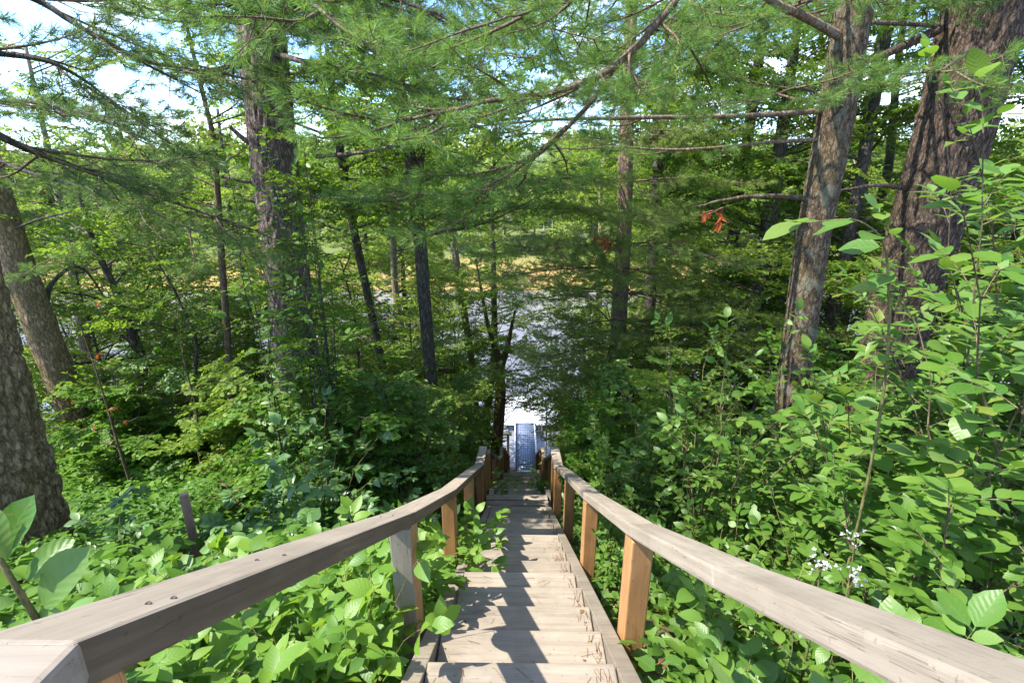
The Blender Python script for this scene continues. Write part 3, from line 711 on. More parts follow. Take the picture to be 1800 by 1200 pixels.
# ------------------------------------------------------------------ trunks
def trunk_mesh(pts, rad, seg, rings, relief, seed, flare=.0, plate=(5.0, 1.1), mb=None):
    """tapered trunk with real bark relief"""
    pts = np.asarray(pts, float); rad = np.asarray(rad, float)
    s = np.concatenate([[0], np.cumsum(np.linalg.norm(np.diff(pts, axis=0), axis=1))])
    u = np.linspace(0, s[-1], rings)
    C = np.stack([np.interp(u, s, pts[:, c]) for c in range(3)], -1); R = np.interp(u, s, rad)
    # soften the kinks
    for _ in range(max(2, rings // 12)):
        C[1:-1] = .25 * C[:-2] + .5 * C[1:-1] + .25 * C[2:]
    R = R * (1 + flare * np.exp(-u / .55))
    th = np.linspace(0, 2 * math.pi, seg, endpoint=False)
    off = np.zeros((rings, seg))
    if relief > 0:
        a, b = plate
        for i in range(rings):
            for j in range(seg):
                q = Vector((math.cos(th[j]) * a * R[i] + seed, math.sin(th[j]) * a * R[i], u[i] * b))
                w = mnoise.noise(q * 1.7) * .5
                d = mnoise.voronoi(q * 1.9 + Vector((w, w, w * .6)))[0]
                e = min(1.0, (d[1] - d[0]) * 3.4)
                off[i, j] = relief * (e - .55) + relief * .6 * mnoise.noise(q * 5) + R[i] * .07 * mnoise.noise(Vector((math.cos(th[j]) * 1.2 + seed, math.sin(th[j]) * 1.2, u[i] * .5)))
                if flare: off[i, j] += R[i] * flare * .5 * math.exp(-u[i] / .45) * math.cos(th[j] * 5 + seed)
    rr = R[:, None] + off
    V = C[:, None, :] + np.stack([np.cos(th)[None, :] * rr, np.sin(th)[None, :] * rr, np.zeros_like(rr)], -1)
    i, j = np.meshgrid(np.arange(rings - 1), np.arange(seg), indexing='ij')
    q = np.stack([i * seg + j, i * seg + (j + 1) % seg, (i + 1) * seg + (j + 1) % seg, (i + 1) * seg + j], -1).reshape(-1, 4)
    mb = mb or MB()
    mb.raw(V.reshape(-1, 3), np.concatenate([q.ravel(), np.arange(seg) + (rings - 1) * seg]), np.concatenate([np.full(len(q), 4), [seg]]))
    return mb
def trunk_px(spec, Y, top=0.0, taper=.6):
    """spec: (px, py, width_px) from the bottom up, all on the plane y = Y; runs down to the ground and on upward by `top` metres"""
    P = [at_y(a, b, Y) for a, b, _ in spec]; R = [w * .5 * depth_of(p) / FPX for p, (_, _, w) in zip(P, spec)]
    d = unit(P[0] - P[1]) if len(P) > 1 else np.array([0, 0, -1.])
    g = float(ground(P[0][0], P[0][1]))
    k = max(.2, P[0][2] - g + .25) / max(.3, -d[2])
    P.insert(0, P[0] + d * k); R.insert(0, R[0] * 1.08)
    if top > 0:
        u = unit(P[-1] - P[-2]); u = unit(u + np.array([0, 0, .6]))
        P.append(P[-1] + u * top); R.append(R[-1] * (1 - taper))
    return np.array(P), np.array(R)
def along(P, t):
    s = np.concatenate([[0], np.cumsum(np.linalg.norm(np.diff(P, axis=0), axis=1))]); u = t * s[-1]
    return np.array([np.interp(u, s, P[:, c]) for c in range(3)])
def at_height(P, z): 
    return np.array([np.interp(z, P[:, 2], P[:, c]) for c in range(3)])

def curve(pts, n=12):
    """Catmull-Rom through points"""
    pts = np.asarray(pts, float); Q = np.vstack([2 * pts[0] - pts[1], pts, 2 * pts[-1] - pts[-2]]); out = []
    for k in range(1, len(Q) - 2):
        for t in np.linspace(0, 1, n, endpoint=False):
            a, b, c, d = Q[k - 1:k + 3]
            out.append(.5 * ((2 * b) + (c - a) * t + (2 * a - 5 * b + 4 * c - d) * t * t + (3 * b - a - 3 * c + d) * t ** 3))
    out.append(pts[-1]); return np.array(out)
def limb(root, pts, r0, r1, mat, rg, boughs=None, every=.3, start=.3, scale=1.0, spread=.9, name='limb', bname='pine_bough', wig=.012, droop=-.05):
    C = curve(pts, 8); n = len(C); C = C + np.cumsum(rg.normal(0, wig, C.shape), 0) * np.linspace(0, 1, n)[:, None] * .5
    mb = MB(); mb.tube(C, np.linspace(r0, r1, n), 7); mb.obj(name, mat, root, True)
    if boughs:
        L = np.linalg.norm(np.diff(C, axis=0), axis=1).sum(); m = max(1, int(L * (1 - start) / every)); sg = 1
        for k in range(m + 1):
            t = start + (1 - start) * k / m
            p = along(C, min(t, .999)); d = unit(along(C, min(1, t + .03)) - along(C, t - .03)); lat = np.cross(d, (0, 0, 1))
            sg = -sg
            dd = d if k == m else unit(d * .7 + lat * sg * spread * (.6 + .6 * rg.random()) + np.array([0, 0, droop + .12 * rg.normal()]))
            add_branch(root, bname, boughs, p, dd, rg, scale * (.75 + .4 * rg.random()) * (1.1 - .3 * t))
    return C

def tree_root(name, P, label, cat='tree', group=None):
    return empty(name, (P[0][0], P[0][1], float(ground(P[0][0], P[0][1]))), label, cat, group)
def crown_boughs(root, P, z0, z1, n, rg, boughs, length=(1.5, 3.0), mat=B_TWIG, keep=lambda p: True, per=.45, scale=1.1):
    """whorled boughs on a pine trunk between two heights"""
    for k in range(n):
        z = z0 + (z1 - z0) * (k + rg.random()) / n; p = at_height(P, z); a = rg.random() * 6.283
        d = np.array([math.cos(a), math.sin(a), .05 + .1 * rg.normal()]); L = rg.uniform(*length)
        e = p + d * L
        if not keep(e): continue
        limb(root, [p, p + d * L * .5 + (0, 0, .05 * L), e], .03, .008, mat, rg, boughs, per, .3, scale)
def leafy_tree(root, P, R, rg, mat, leaves, z0, z1, n, length, scale=1.0, per=.42, keep=lambda p: True, rise=.35, spread=1.0):
    br = []
    for k in range(n):
        z = z0 + (z1 - z0) * ((k + rg.random()) / n) ** 1.15; p = at_height(P, z); a = rg.random() * 6.283
        f = (z - z0) / (z1 - z0 + 1e-6); L = rg.uniform(*length) * (1.1 - .55 * f)
        d = unit((math.cos(a), math.sin(a), rise * (.5 + rg.random())))
        if not keep(p + d * L): continue
        C = curve([p, p + d * L * .5 + rg.normal(0, .06 * L, 3), p + d * L + np.array([0, 0, .05 * L]) + rg.normal(0, .08 * L, 3)], 5)
        mb = MB(); mb.tube(C, np.linspace(.012 * L + .006, .004, len(C)), 5); mb.obj('limb', mat, root, True)
        m = max(2, int(L / per)); sg = 1
        for q in range(m):
            t = .25 + .75 * (q + .5) / m; pp = along(C, min(t, .99)); ax = unit(C[-1] - C[0]); lat = unit(np.cross(ax, (0, 0, 1))); sg = -sg
            br.append((pp, unit(ax * .7 + lat * sg * spread * rg.uniform(.4, 1.1) + np.array([0, 0, rg.normal(0, .25)]))))
        br.append((C[-1], ax))
    for p, d in br: add_branch(root, 'leafy_branch', leaves, p, d, rg, scale * (.75 + .5 * rg.random()), .35)

# ======================================================================= trees one by one
rg = np.random.default_rng(11)
# A: huge rugged trunk at the left edge
g = on_ground(55, 965)
YA = g[1]
P, R = trunk_px([(34, 940, 122), (-76, 480, 112), (-178, 60, 100)], YA, 7)
tA = tree_root('pine_tree', P, 'massive rugged trunk at the left edge, mossy brown bark, standing in ground plants')
trunk_mesh(P, R, 130, 260, .042, 1.0, .14, (5.6, 1.7)).obj('trunk', B_OAK, tA, True)
PA = P
# B: second trunk on the left, leaning out
P, R = trunk_px([(146, 765, 44), (82, 600, 45), (32, 470, 46), (-4, 350, 44)], 8.6, 8)
tB = tree_root('pine_tree', P, 'brown trunk just behind the massive left edge trunk, leaning left')
trunk_mesh(P, R, 48, 150, .02, 2.0, .1, (8, 2.6)).obj('trunk', B_OAK, tB, True); PB_ = P
# C: big pine left of centre
P, R = trunk_px([(520, 690, 62), (508, 500, 70), (490, 350, 74), (476, 220, 76), (462, 70, 76)], 7.0, 9)
tC = tree_root('pine_tree', P, 'large grey brown pine with broken branch stubs left of the stairs, needles at its top')
trunk_mesh(P, R, 96, 280, .026, 3.0, .1, (9, 1.9)).obj('trunk', B_PINE, tC, True); PC = P
for (a, b, c, d, rr) in ((450, 262, 405, 222, .045), (470, 318, 388, 312, .035), (468, 352, 425, 350, .03), (490, 565, 462, 572, .03), (528, 345, 690, 343, .028), (545, 275, 700, 252, .032)):
    p0, p1 = at_y(a + 12 * (1 if a > 500 else 1), b, 7.0), at_y(c, d, 6.8)
    limb(tC, [p0, p0 * .5 + p1 * .5 + np.array([0, -.03, -.03]), p1], rr, rr * .55, B_PINE, rg, name='branch_stub', wig=.006)
# F: reddish pine right of centre
P, R = trunk_px([(1072, 765, 27), (1085, 600, 27), (1098, 400, 26), (1102, 200, 24), (1108, 60, 21)], 11.5, 5)
tF = tree_root('pine_tree', P, 'slim reddish brown pine trunk right of the gangway with pale sunlit needle tufts')
trunk_mesh(P, R, 30, 110, .014, 4.0, .1, (12, 4)).obj('trunk', B_PINE2, tF, True); PF = P
# H: lichened trunk on the right
P, R = trunk_px([(1398, 650, 50), (1428, 420, 54), (1465, 230, 58), (1490, 80, 58), (1515, -60, 58)], 6.3, 8)
tH = tree_root('pine_tree', P, 'grey trunk with pale lichen and long bare branches on the right, leaning right')
trunk_mesh(P, R, 64, 190, .010, 5.0, .06, (14, 6)).obj('trunk', B_LICHEN, tH, True); PH = P
# I: huge pine on the right
P, R = trunk_px([(1520, 830, 86), (1588, 520, 96), (1670, 250, 110), (1733, 0, 123), (1758, -90, 125)], 7.4, 8)
tI = tree_root('pine_tree', P, 'thick dark brown pine trunk on the far right, the widest there, with a hollow')
trunk_mesh(P, R, 130, 250, .034, 6.0, .12, (7.5, 1.9)).obj('trunk', B_PINE_D, tI, True); PI_ = P
# hollow and knot on I
def disc_knot(px, py, Y, r, dark, root, P, R, nm):
    c = at_y(px, py, Y); ax = at_height(P, c[2]); rad = np.interp(c[2], P[:, 2], R); d = unit((EYE - ax) * (1, 1, 0)); lat = np.cross((0, 0, 1), d)
    off = np.dot(c - ax, lat); off = np.clip(off, -rad * .8, rad * .8)
    o = ax + lat * off + d * math.sqrt(rad * rad - off * off) * 1.06
    n = unit(o - ax)
    mb = MB(); t = unit(np.cross((0, 0, 1), n)); u = np.cross(n, t); th = np.linspace(0, 6.283, 14, endpoint=False)
    ring = [o + t * math.cos(a) * r + u * math.sin(a) * r * .8 for a in th]
    inn = [o + t * math.cos(a) * r * .72 + u * math.sin(a) * r * .56 + n * .012 for a in th]
    deep = [o + t * math.cos(a) * r * .6 + u * math.sin(a) * r * .45 - n * .0 for a in th]
    V = np.array(ring + inn + deep); L, T = [], []
    for k in range(14):
        k2 = (k + 1) % 14
        L += [k, k2, 14 + k2, 14 + k]; T.append(4); L += [14 + k, 14 + k2, 28 + k2, 28 + k]; T.append(4)
    mb.raw(V, L, T); mb.raw(np.array(deep), np.arange(14), [14], 1)
    mb.obj(nm, [B_PINE_D, dark], root)
P_HOLE = plain_mat('hollow_dark', (.008, .006, .005), .95)
disc_knot(1623, 396, 7.4, .13, P_HOLE, tI, PI_, R, 'hollow')
disc_knot(1690, 236, 7.4, .14, P_HOLE, tI, PI_, R, 'knot')

# boughs of the pines ------------------------------------------------
def pl(*a): return [at_y(x, y, Y) for x, y, Y in a]
# left sprays over the sky (from A and B)
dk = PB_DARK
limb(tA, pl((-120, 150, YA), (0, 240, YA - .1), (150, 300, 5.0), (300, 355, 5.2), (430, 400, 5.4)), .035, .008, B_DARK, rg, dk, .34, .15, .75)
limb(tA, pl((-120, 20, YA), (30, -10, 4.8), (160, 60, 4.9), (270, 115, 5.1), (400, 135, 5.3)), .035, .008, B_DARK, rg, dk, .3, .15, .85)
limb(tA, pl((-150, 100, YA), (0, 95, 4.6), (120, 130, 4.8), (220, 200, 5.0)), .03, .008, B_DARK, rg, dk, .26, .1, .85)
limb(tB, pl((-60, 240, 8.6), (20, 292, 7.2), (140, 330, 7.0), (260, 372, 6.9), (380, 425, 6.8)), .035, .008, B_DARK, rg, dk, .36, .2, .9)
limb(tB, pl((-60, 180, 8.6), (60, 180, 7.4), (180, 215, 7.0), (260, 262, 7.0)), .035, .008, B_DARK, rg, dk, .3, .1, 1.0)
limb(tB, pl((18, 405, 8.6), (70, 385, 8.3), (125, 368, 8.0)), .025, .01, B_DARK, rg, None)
limb(tB, pl((28, 500, 8.6), (60, 470, 8.2), (95, 455, 8.0)), .02, .008, B_DARK, rg, PB_MID, .25, .3, .6)
limb(tB, pl((80, 560, 8.6), (90, 500, 8.9), (140, 470, 9.3), (180, 520, 9.5)), .05, .015, B_DARK, rg, None)
# C top
nm = PB_NEAR
for pts_ in (((462, 60, 7.0), (520, 40, 6.2), (600, 60, 5.4), (690, 90, 4.8)), ((462, 20, 7.0), (560, -10, 6.0), (680, 0, 5.2), (790, 30, 4.8)),
             ((460, 80, 7.0), (440, 40, 6.2), (420, 20, 5.2)), ((465, 90, 7.0), (540, 110, 6.6), (640, 130, 6.2), (720, 150, 6.0)),
             ((455, 40, 7.0), (380, 30, 7.2), (300, 10, 7.4), (240, -20, 7.6)), ((462, 10, 7.0), (480, -20, 5.8), (520, -10, 4.6), (580, 20, 4.0)),
             ((455, 90, 7.0), (400, 120, 7.3), (340, 130, 7.6))):
    limb(tC, pl(*pts_), .04, .01, B_PINE, rg, nm, .22, .25, .95, .9)
# H: long bare branches and the big bough sweeping left
limb(tH, pl((1490, 72, 6.3), (1420, 35, 6.0), (1345, 0, 5.7), (1280, -50, 5.4)), .05, .03, B_PINE2, rg, None)
CL = limb(tH, pl((1280, -140, 6.0), (1190, -5, 4.6), (1090, 105, 4.2), (1000, 148, 4.0), (900, 165, 3.9), (780, 190, 3.8), (690, 205, 3.9)), .035, .008, B_TWIG, rg, nm, .17, .25, .85, 1.0)
limb(tH, pl((1090, 105, 4.2), (1040, 180, 4.3), (990, 235, 4.5), (930, 290, 4.8), (850, 340, 5.0), (720, 350, 5.2)), .022, .006, B_TWIG, rg, nm, .19, .25, .9, 1.0)
limb(tH, pl((1190, -5, 4.6), (1080, -20, 4.2), (960, 20, 4.0), (860, 50, 3.9)), .022, .006, B_TWIG, rg, nm, .2, .2, .9, 1.0)
limb(tH, pl((1446, 195, 6.3), (1300, 203, 6.0), (1100, 205, 5.6), (960, 210, 5.3), (830, 222, 5.2)), .032, .008, B_PINE2, rg, nm, .55, .4, .6)
limb(tH, pl((1445, 245, 6.3), (1340, 250, 6.1), (1200, 262, 5.9), (1090, 258, 5.7), (990, 262, 5.6)), .024, .006, B_PINE2, rg, nm, .6, .4, .6)
limb(tH, pl((1425, 350, 6.3), (1360, 345, 6.2), (1290, 352, 6.1), (1225, 372, 6.0)), .04, .01, B_LICHEN, rg, None)
limb(tH, pl((1470, 180, 6.3), (1400, 150, 5.6), (1340, 160, 5.0)), .02, .006, B_TWIG, rg, nm, .24, .3, .8)
limb(tI, pl((1650, 52, 7.4), (1560, 95, 7.2), (1500, 125, 7.0)), .06, .035, B_PINE_D, rg, None)
limb(tI, pl((1650, 45, 7.4), (1560, 42, 7.0), (1500, 40, 6.8)), .03, .02, B_PINE, rg, None)
limb(tI, pl((1590, 330, 7.4), (1540, 325, 7.0), (1470, 335, 6.8)), .04, .012, B_LICHEN, rg, None)
limb(tI, pl((1740, 160, 7.4), (1790, 150, 7.2), (1860, 150, 7.0)), .04, .02, B_PINE, rg, None)
limb(tI, pl((1700, 90, 7.2), (1660, 120, 5.2), (1640, 125, 4.4)), .02, .006, B_TWIG, rg, nm, .35, .6, .75)
limb(tI, pl((1650, -40, 7.4), (1560, -10, 6.6), (1440, 0, 6.0), (1330, 30, 5.8)), .03, .01, B_TWIG, rg, nm, .25, .2, .9)
for pts_ in (((470, -80, 7.0), (640, -60, 6.2), (760, -40, 5.6), (860, 0, 5.2)), ((470, 30, 7.0), (600, 0, 7.0), (720, 60, 7.2), (800, 120, 7.4))):
    limb(tC, pl(*pts_), .035, .009, B_PINE, rg, PB_MID, .24, .2, .9, .95)
for pts_ in (((1290, -120, 6.2), (1120, -60, 6.6), (1000, 10, 7.0), (900, 60, 7.2)), ((1300, -100, 6.2), (1240, 20, 7.0), (1200, 90, 7.6), (1130, 120, 8.0)), ((1510, -80, 6.3), (1400, -50, 7.0), (1330, 20, 7.6), (1250, 60, 8.0)), ((1510, -40, 6.3), (1580, -30, 7.2), (1620, 10, 8.0))):
    limb(tH, pl(*pts_), .03, .008, B_TWIG, rg, PB_MID, .26, .25, .95, .95)
# F: pale tufts, sunlight put into their colour, at several heights
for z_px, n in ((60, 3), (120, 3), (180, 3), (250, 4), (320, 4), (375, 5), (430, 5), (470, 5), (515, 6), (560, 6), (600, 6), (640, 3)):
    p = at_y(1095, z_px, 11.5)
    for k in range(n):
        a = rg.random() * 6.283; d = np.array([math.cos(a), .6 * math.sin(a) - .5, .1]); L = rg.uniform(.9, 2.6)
        limb(tF, [p, p + d * L * .5, p + d * L + (0, 0, -.1)], .02, .006, B_TWIG, rg, PB_PALE_LIT, .36, .2, .85)
crown_boughs(tF, PF, 16.0, 19, 8, rg, PB_MID, (1, 2.2))
crown_boughs(tC, PC, 17.5, 22, 2, rg, PB_MID, (1.5, 2.6), keep=lambda e: e[1] > 6)
crown_boughs(tB, PB_, 18, 24, 1, rg, dk, (1.5, 2.6))
crown_boughs(tH, PH, 18.5, 24, 7, rg, PB_MID, (1.2, 2.4), keep=lambda e: e[0] > 2.5)
crown_boughs(tI, PI_, 17.0, 23, 9, rg, PB_MID, (1.5, 3.0), keep=lambda e: e[0] > 3.0)
crown_boughs(tA, PA, 18, 22, 1, rg, dk, (1.4, 2.4), keep=lambda e: e[1] > 4.2 and e[0] < -3)

# deciduous trees with visible trunks -------------------------------
def dtree(spec, Y, label, bark, leaves, z0, n, length, seed, top=4, forks=(), scale=1.0, group=None, cat='tree', per=.42, rise=.3):
    rg = np.random.default_rng(seed)
    P, R = trunk_px(spec, Y, top)
    root = tree_root('leafy_tree', P, label, cat, group)
    mb = trunk_mesh(P, R, 18, 70, .006, seed, .12, (12, 4))
    for f in forks:
        C = curve([at_y(a, b, Y) for a, b, _ in f], 8); w = [c * .5 * depth_of(at_y(a, b, Y)) / FPX for a, b, c in f]
        mb.tube(C, np.interp(np.linspace(0, 1, len(C)), np.linspace(0, 1, len(w)), w), 10)
    mb.obj('trunk', bark, root, True)
    leafy_tree(root, P, R, rg, bark, leaves, z0, P[-1][2], n, length, scale, per, rise=rise)
    return root
dtree([(752, 600, 22), (738, 420, 23), (728, 330, 24), (712, 220, 19), (700, 100, 15)], 9.5, 'dark forked tree trunk between the large left pine and the stairs', B_DARK, LB, 12.0, 28, (1.2, 2.8), 41, .3,
      [((730, 335, 17), (738, 290, 14), (746, 235, 12), (760, 150, 9))])
dtree([(655, 560, 13), (625, 420, 14), (600, 280, 15), (588, 200, 14), (578, 110, 12)], 10.5, 'slender dark tree with two stems close right of the large left pine', B_DARK, LB, 12.0, 24, (1.2, 2.6), 42, .3,
      [((597, 262, 11), (578, 200, 9), (562, 140, 8))])
dtree([(402, 620, 11), (390, 460, 11), (382, 330, 10), (376, 240, 9), (350, 140, 7)], 9.0, 'thin sapling with sparse light leaves against the sky left of the large pine', B_TWIG, LB_L, 11.5, 17, (.7, 1.5), 43, 1.5, scale=.75, per=.5)
dtree([(1128, 750, 19), (1140, 560, 21), (1152, 380, 21), (1160, 240, 18), (1185, 130, 14)], 13.5, 'straight dark trunk standing behind the slim reddish pine', B_DARK, LB, 11.5, 30, (1.4, 3.0), 44, 1.0,
      [((1160, 250, 12), (1150, 190, 10), (1152, 100, 8))])
dtree([(1318, 650, 22), (1338, 480, 25), (1358, 350, 25), (1372, 250, 22)], 12.0, 'dark shaded trunk seen between the reddish pine and the lichened trunk', B_DARK, LB, 11.0, 38, (1.4, 3.0), 45, 3)
dtree([(873, 790, 20), (880, 690, 19), (878, 630, 15), (866, 600, 10), (856, 565, 7)], 15.5, 'small forked tree beside the foot of the stairs, left of the gangway', B_TWIG, LB, 3.5, 34, (.9, 1.9), 46, 2,
      [((880, 650, 13), (892, 610, 9), (900, 570, 6), (906, 545, 4))], scale=.85, per=.42)
dtree([(838, 720, 9), (830, 640, 11), (815, 540, 13), (803, 470, 13)], 17.0, 'pale slim trunk at the water left of the small forked tree', B_PALE, LB_L, 9.0, 10, (1.0, 2.0), 47, 6)
dtree([(1150, 755, 11), (1160, 640, 12), (1172, 500, 11)], 18.0, 'pale thin trunk at the water right of the straight dark trunk', B_PALE, LB_L, 9.0, 12, (1.0, 2.2), 48, 6)
dtree([(1235, 640, 14), (1225, 480, 15), (1215, 360, 14), (1190, 250, 10)], 19.0, 'leaning light barked tree by the water behind the bright river bank gap', B_PALE, LB_L, 9.5, 12, (1.0, 2.2), 49, 5)
# trees closer to the water that fill the wood
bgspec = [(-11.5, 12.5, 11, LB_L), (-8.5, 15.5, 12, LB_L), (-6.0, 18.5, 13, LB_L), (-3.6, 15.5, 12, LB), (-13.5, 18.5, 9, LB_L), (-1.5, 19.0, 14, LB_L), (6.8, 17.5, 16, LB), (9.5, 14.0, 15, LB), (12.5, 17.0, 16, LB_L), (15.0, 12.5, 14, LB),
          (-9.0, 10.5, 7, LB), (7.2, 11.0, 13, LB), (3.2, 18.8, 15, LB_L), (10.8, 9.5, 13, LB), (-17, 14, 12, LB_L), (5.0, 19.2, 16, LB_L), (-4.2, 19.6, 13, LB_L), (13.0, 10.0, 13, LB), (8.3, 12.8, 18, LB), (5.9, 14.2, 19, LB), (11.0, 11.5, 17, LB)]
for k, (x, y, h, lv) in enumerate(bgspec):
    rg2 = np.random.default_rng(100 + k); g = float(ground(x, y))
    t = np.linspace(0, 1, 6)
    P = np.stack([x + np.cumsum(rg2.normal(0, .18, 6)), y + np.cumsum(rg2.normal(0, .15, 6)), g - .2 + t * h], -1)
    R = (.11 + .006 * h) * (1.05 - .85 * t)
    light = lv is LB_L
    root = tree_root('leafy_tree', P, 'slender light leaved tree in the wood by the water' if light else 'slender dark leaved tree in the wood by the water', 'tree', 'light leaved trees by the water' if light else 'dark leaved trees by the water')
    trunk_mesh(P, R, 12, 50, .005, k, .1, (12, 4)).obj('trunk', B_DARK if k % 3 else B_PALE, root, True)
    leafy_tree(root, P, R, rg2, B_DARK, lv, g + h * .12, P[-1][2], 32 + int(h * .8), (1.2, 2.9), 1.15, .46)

und = [(-7.0, 9.5, 5.5, LB), (-5.2, 11.5, 6.0, LB), (-9.2, 11.0, 6.0, LB_L), (-3.6, 9.3, 5.0, LB), (-4.2, 13.0, 6.5, LB_L), (-7.6, 14.0, 7.5, LB), (-2.2, 11.5, 5.0, LB), (-11.0, 9.0, 6.0, LB), (-2.0, 14.5, 6.5, LB), (-1.6, 17.3, 5.5, LB),
       (2.6, 11.0, 5.0, LB), (4.4, 9.6, 5.5, LB), (6.2, 12.5, 6.5, LB_L), (3.0, 14.0, 6.0, LB), (7.8, 9.5, 6.0, LB), (9.5, 12.0, 6.5, LB), (2.3, 17.2, 5.5, LB_L), (5.6, 16.0, 6.5, LB),
       (-8.5, 17.0, 7.5, LB_L), (-6.4, 16.0, 7.5, LB_L), (-4.8, 17.5, 7.5, LB_L), (-3.0, 17.0, 7.0, LB_L), (-11.5, 15.5, 8, LB_L), (-14.0, 15.0, 8, LB_L), (4.2, 17.6, 8, LB_L), (7.0, 15.2, 8, LB_L), (9.0, 17.5, 8, LB_L), (11.5, 14.5, 8, LB_L), (3.3, 15.6, 6.5, LB_L)]
for k, (x, y, h, lv) in enumerate(und):
    rg2 = np.random.default_rng(150 + k); g = float(ground(x, y)); t = np.linspace(0, 1, 6)
    P = np.stack([x + np.cumsum(rg2.normal(0, .14, 6)), y + np.cumsum(rg2.normal(0, .12, 6)), g - .15 + t * h], -1); R = .05 * (1.05 - .85 * t)
    root = tree_root('young_tree', P, 'young understorey tree with leaves down to its foot', 'tree', 'young understorey trees')
    trunk_mesh(P, R, 10, 30, .003, k, .1, (12, 4)).obj('trunk', B_DARK, root, True)
    leafy_tree(root, P, R, rg2, B_DARK, LB_L if k % 3 else LB, g + .5, P[-1][2], 21, (.9, 2.0), .95, .42)

# ------------------------------------------------------------------ far bank trees
def far_crown(seed, n=2300):
    rg = np.random.default_rng(seed); mb = MB(); lobes = []
    for k in range(15):
        a = rg.random() * 6.283; z = rg.uniform(.22, .95); rr = .42 * math.sin(math.pi * min(.93, z + .05)) ** .6 * rg.uniform(.35, 1)
        lobes.append((rr * math.cos(a), rr * math.sin(a), z, rg.uniform(.10, .2)))
    lobes = np.array(lobes); w = lobes[:, 3] ** 2; idx = rg.choice(len(lobes), n, p=w / w.sum())
    d = rg.normal(0, 1, (n, 3)); d /= np.linalg.norm(d, axis=1)[:, None]
    P = lobes[idx, :3] + d * (lobes[idx, 3] * rg.uniform(.55, 1.08, n))[:, None] * (1, 1, .8)
    Nn = d + rg.normal(0, .5, (n, 3)) + (0, 0, .4); D = np.cross(Nn, rg.normal(0, 1, (n, 3)))
    mb.inst(T_CLUMP, frames(D, Nn / np.linalg.norm(Nn, axis=1)[:, None], rg.uniform(.028, .052, n)), P, 0, np.clip(rg.random(len(lobes))[idx] * .7 + rg.random(n) * .3, 0, .99))
    return mb.mesh('crown', M_FAR)
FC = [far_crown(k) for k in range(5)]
mb = MB(); t = np.linspace(0, 1, 8)
mb.tube(np.stack([.02 * np.sin(t * 5), .02 * np.cos(t * 4), t * .8 - .03], -1), .018 * (1.1 - t), 8)
for k in range(6):
    a = k * 1.1; z = .25 + .08 * k; mb.tube([(0, 0, z), (.12 * math.cos(a), .12 * math.sin(a), z + .1), (.25 * math.cos(a), .25 * math.sin(a), z + .22)], [.008, .005, .002], 5)
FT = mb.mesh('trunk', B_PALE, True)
rg = np.random.default_rng(5); nfar = 0
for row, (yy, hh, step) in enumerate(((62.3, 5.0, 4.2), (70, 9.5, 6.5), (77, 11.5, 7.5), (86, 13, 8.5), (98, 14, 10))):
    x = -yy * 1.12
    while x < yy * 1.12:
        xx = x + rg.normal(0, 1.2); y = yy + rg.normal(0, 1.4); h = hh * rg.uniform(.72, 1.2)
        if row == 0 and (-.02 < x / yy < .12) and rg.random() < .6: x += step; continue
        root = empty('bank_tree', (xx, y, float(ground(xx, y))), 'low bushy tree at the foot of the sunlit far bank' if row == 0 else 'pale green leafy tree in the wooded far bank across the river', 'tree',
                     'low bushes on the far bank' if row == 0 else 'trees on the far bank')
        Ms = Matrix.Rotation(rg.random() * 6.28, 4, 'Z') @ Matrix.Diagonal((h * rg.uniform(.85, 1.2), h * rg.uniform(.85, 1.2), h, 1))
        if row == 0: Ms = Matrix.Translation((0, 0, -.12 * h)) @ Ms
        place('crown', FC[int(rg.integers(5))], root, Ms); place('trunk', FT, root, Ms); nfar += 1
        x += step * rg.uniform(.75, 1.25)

# ------------------------------------------------------------------ shrubs
# right: tall broad leaved shrub
for k, (x, y, h, sp, ln, lb) in enumerate(((2.75, 2.45, 2.85, .85, (-.2, -.1), 'tall shrub with large broad bright leaves arching in from the right edge'),
        (3.5, 3.4, 3.1, .9, (-.3, -.1), 'broad leaved shrub in front of the thick pine, behind the tall one at the edge'),
        (2.5, 3.2, 2.1, .8, (0, -.1), 'broad leaved shrub with pale leaves standing between the handrail and the thick pine'),
        (2.0, 2.1, 1.7, .6, (.1, 0), 'shorter shrub with mixed round leaves close beside the right handrail'),
        (3.25, 2.95, 3.25, .75, (-.1, 0), 'dense leafy shrub rising across the middle of the thick right pine'), (4.3, 3.7, 3.5, .9, (-.2, 0), 'tall leafy shrub at the right edge beyond the arching one'))):
    shrub('broad_leaf_shrub', lb, 'shrub', G(x, y), h, sp, 12 + 3 * (k > 3), (L_BIG + L_BIG + L_ROUND, L_BIG + L_ROUND, L_BIG + L_ROUND + L_MED, L_ROUND + L_MED, L_BIG + L_ROUND, L_BIG)[k], (.128, .12, .115, .095, .115, .125)[k], 201 + k, lean=(*ln, 0), twigs=13, per=5, stemmat=B_TWIG, twl=.2, start=.2, r0=.009, tilt=.2)
b_ = G(1.75, 2.2); root = empty('broad_leaf_shrub', b_, 'lone spray of pale leaves on one thin stem in front of the lichened trunk', 'shrub')
C = curve([np.array(b_) - (0, 0, .1), (1.7, 2.18, H - 1.2), (1.55, 2.14, H - .42), (1.38, 2.1, H - .2), (1.10, 2.05, H - .19)], 8)
mb = MB(); mb.tube(C, np.linspace(.008, .0025, len(C)), 6); mb.obj('stem', B_STEM, root, True)
LP, LD, LN, LS = [], [], [], []; rgs = np.random.default_rng(213)
